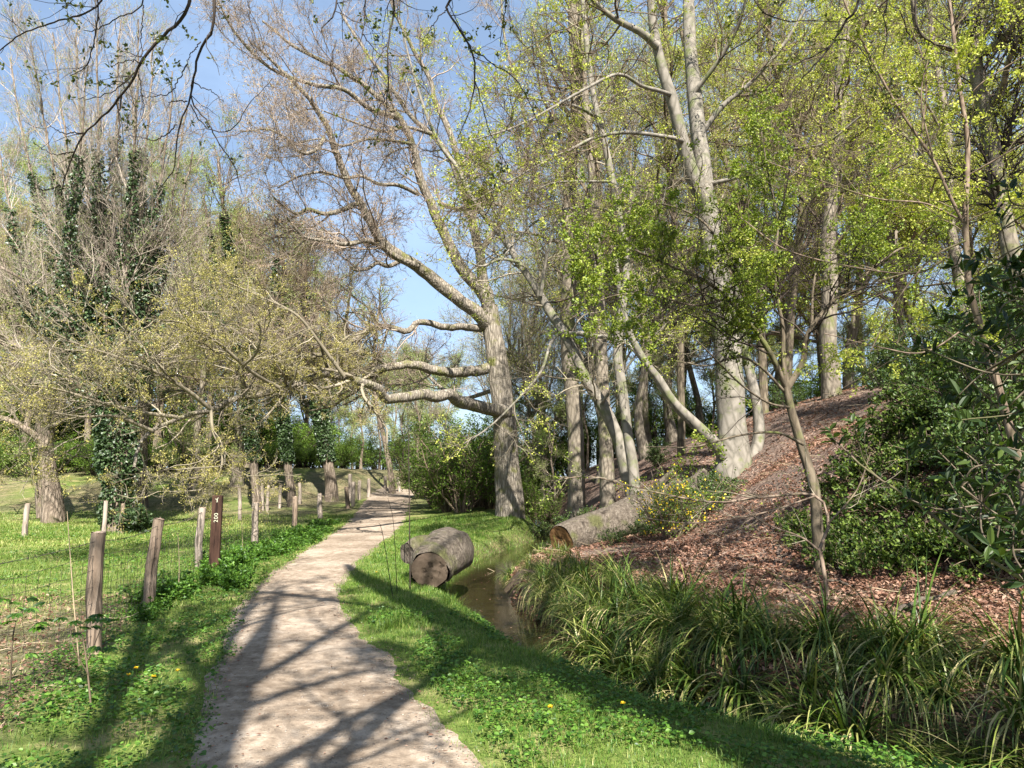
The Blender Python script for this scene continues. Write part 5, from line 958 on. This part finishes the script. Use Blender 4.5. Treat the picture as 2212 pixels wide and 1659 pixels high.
def cov2(x, y): return (x > xr(y) + .15) & (near_d(x, y) < -.4) & (fbm(x * 1.4, y * 1.4, 86) > .47)
x, y = pts_in(42000, (3.2, 9), (-2.5, 3), cov2); m = len(x); p = rootz(x, y); p[:, 2] += rng.uniform(.01, .09, m); a = rng.uniform(0, 6.28, m); sz = .027 * rng.uniform(.5, 1.6, m); mb.leaves(p, np.stack([np.cos(a), np.sin(a), rng.uniform(-.3, .4, m)], -1), sz, sz * .8, 0, up=1.5, hexa=True)
def cov3(x, y): return (x < xl(y) - 1.6) & (fbm(x * .8, y * .8, 88) > .47) & (litter_left(x, y) < .4)
x, y = pts_in(70000, (6, 24), (-20, 0), cov3); m = len(x); p = rootz(x, y); p[:, 2] += rng.uniform(.01, .14, m); a = rng.uniform(0, 6.28, m); sz = .045 * rng.uniform(.5, 1.5, m); mb.leaves(p, np.stack([np.cos(a), np.sin(a), rng.uniform(-.3, .4, m)], -1), sz, sz * .7, 0, up=1.2)
tag(mb.build("ground_cover", M['cover']), "low leafy ground cover along the verges and in the meadow", "ground cover", kind="stuff")
mb = MB()
def lit(x, y): return (near_d(x, y) > .35) & (fbm(x * .6, y * .6, 90) + .25 * rng.uniform(0, 1, len(x)) > (.42 + .16 * sstep(9, 13, y)))
for n, yb, xb, s in [(110000, (3.2, 9), (0, 8), .045), (90000, (9, 17), (0, 14), .05), (30000, (17, 27), (0, 20), .06)]:
    x, y = pts_in(n, yb, xb, lit); m = len(x); p = rootz(x, y); p[:, 2] += rng.uniform(.0, .035, m); a = rng.uniform(0, 6.28, m); sz = s * rng.uniform(.3, 1.7, m) * (.7 + .6 * fbm(x * 2, y * 2, 95))
    mb.leaves(p, np.stack([np.cos(a), np.sin(a), rng.normal(0, .45, m)], -1), sz, sz * rng.uniform(.35, .8, m), 0, fold=.2, up=.7, rnd=np.clip(rng.uniform(0, 1, m) * .75 + .7 * (fbm(x * 1.1, y * 1.1, 96) - .35), 0, 1))
x, y = pts_in(26000, (3.4, 13), (-12, 0), lambda x, y: (litter_left(x, y) > .25)); m = len(x); p = rootz(x, y); p[:, 2] += rng.uniform(0, .03, m); a = rng.uniform(0, 6.28, m); sz = .042 * rng.uniform(.5, 1.3, m); mb.leaves(p, np.stack([np.cos(a), np.sin(a), rng.normal(0, .35, m)], -1), sz, sz * .62, 0, fold=.16, up=1.0)
x, y = pts_in(6000, (3.4, 14), (-5, 1), lambda x, y: (path_off(x, y) < .1) & (rng.uniform(0, 1, len(x)) < .15 + sstep(-.6, 0, path_off(x, y)))); m = len(x); p = rootz(x, y); p[:, 2] += .03; a = rng.uniform(0, 6.28, m); sz = .018 * rng.uniform(.4, 2.2, m); mb.leaves(p, np.stack([np.cos(a), np.sin(a), 0 * a + .05], -1), sz, sz * .5, 0, fold=.1, up=2)
x, y = pts_in(900, (4, 26), (-2, 4), lambda x, y: np.abs(near_d(x, y)) < .6); m = len(x); p = np.stack([x, y, np.full(m, WZ + .008)], -1); a = rng.uniform(0, 6.28, m); mb.leaves(p, np.stack([np.cos(a), np.sin(a), 0 * a], -1), .04 * rng.uniform(.4, 1.3, m), .025, 0, fold=.05, up=30)
tag(mb.build("leaf_litter", M['deadleaf']), "brown fallen leaves covering the slope and the fence foot", "leaf litter", kind="stuff")
mb = MB(); x, y = pts_in(2600, (3.4, 22), (-6, 14), lambda x, y: (near_d(x, y) > .4) | (litter_left(x, y) > .4)); m = len(x); a = rng.uniform(0, 6.28, m); d = np.stack([np.cos(a), np.sin(a), rng.uniform(0, .12, m)], -1)
q = grow(rootz(x, y) + np.array([0, 0, .025]), d, rng.uniform(.1, .55, m), 4, .12, np.zeros(3)); mb.tubes(q, np.repeat(rng.uniform(.0015, .005, m)[:, None], 5, 1), 4, 0, 0, rng.uniform(0, 1, m)); tag(mb.build("twig_litter", M['straw']), "small dead twigs lying among the fallen leaves", "twigs", kind="stuff")
mb = MB(); x, y = pts_in(5200, (3.2, 16), (-5, 1), lambda x, y: (path_off(x, y) < .12) & (rng.uniform(0, 1, len(x)) < .25 + .9 * sstep(-.7, .05, path_off(x, y)))); m = len(x); z = H(x, y) + .014; r_ = rng.uniform(.002, .010, m) * (1 + (rng.uniform(0, 1, m) > .985))
o6 = np.array([(1, 0, 0), (0, 1, 0), (-1, 0, 0), (0, -1, 0), (0, 0, .7), (0, 0, -.5)], float); V = np.stack([x, y, z], -1)[:, None, :] + (o6[None] * rng.uniform(.6, 1.4, (m, 6, 1))) * r_[:, None, None]
f8 = np.array([(0, 1, 4), (1, 2, 4), (2, 3, 4), (3, 0, 4), (1, 0, 5), (2, 1, 5), (3, 2, 5), (0, 3, 5)]); mb.add(V.reshape(-1, 3), (np.arange(m)[:, None, None] * 6 + f8[None]).reshape(-1, 3), 0, True, np.repeat(rng.uniform(0, 1, m), 6))
tag(mb.build("gravel", M['stone']), "small stones and crumbs scattered on the path", "gravel", kind="stuff")
print("objects", len(sc.objects))
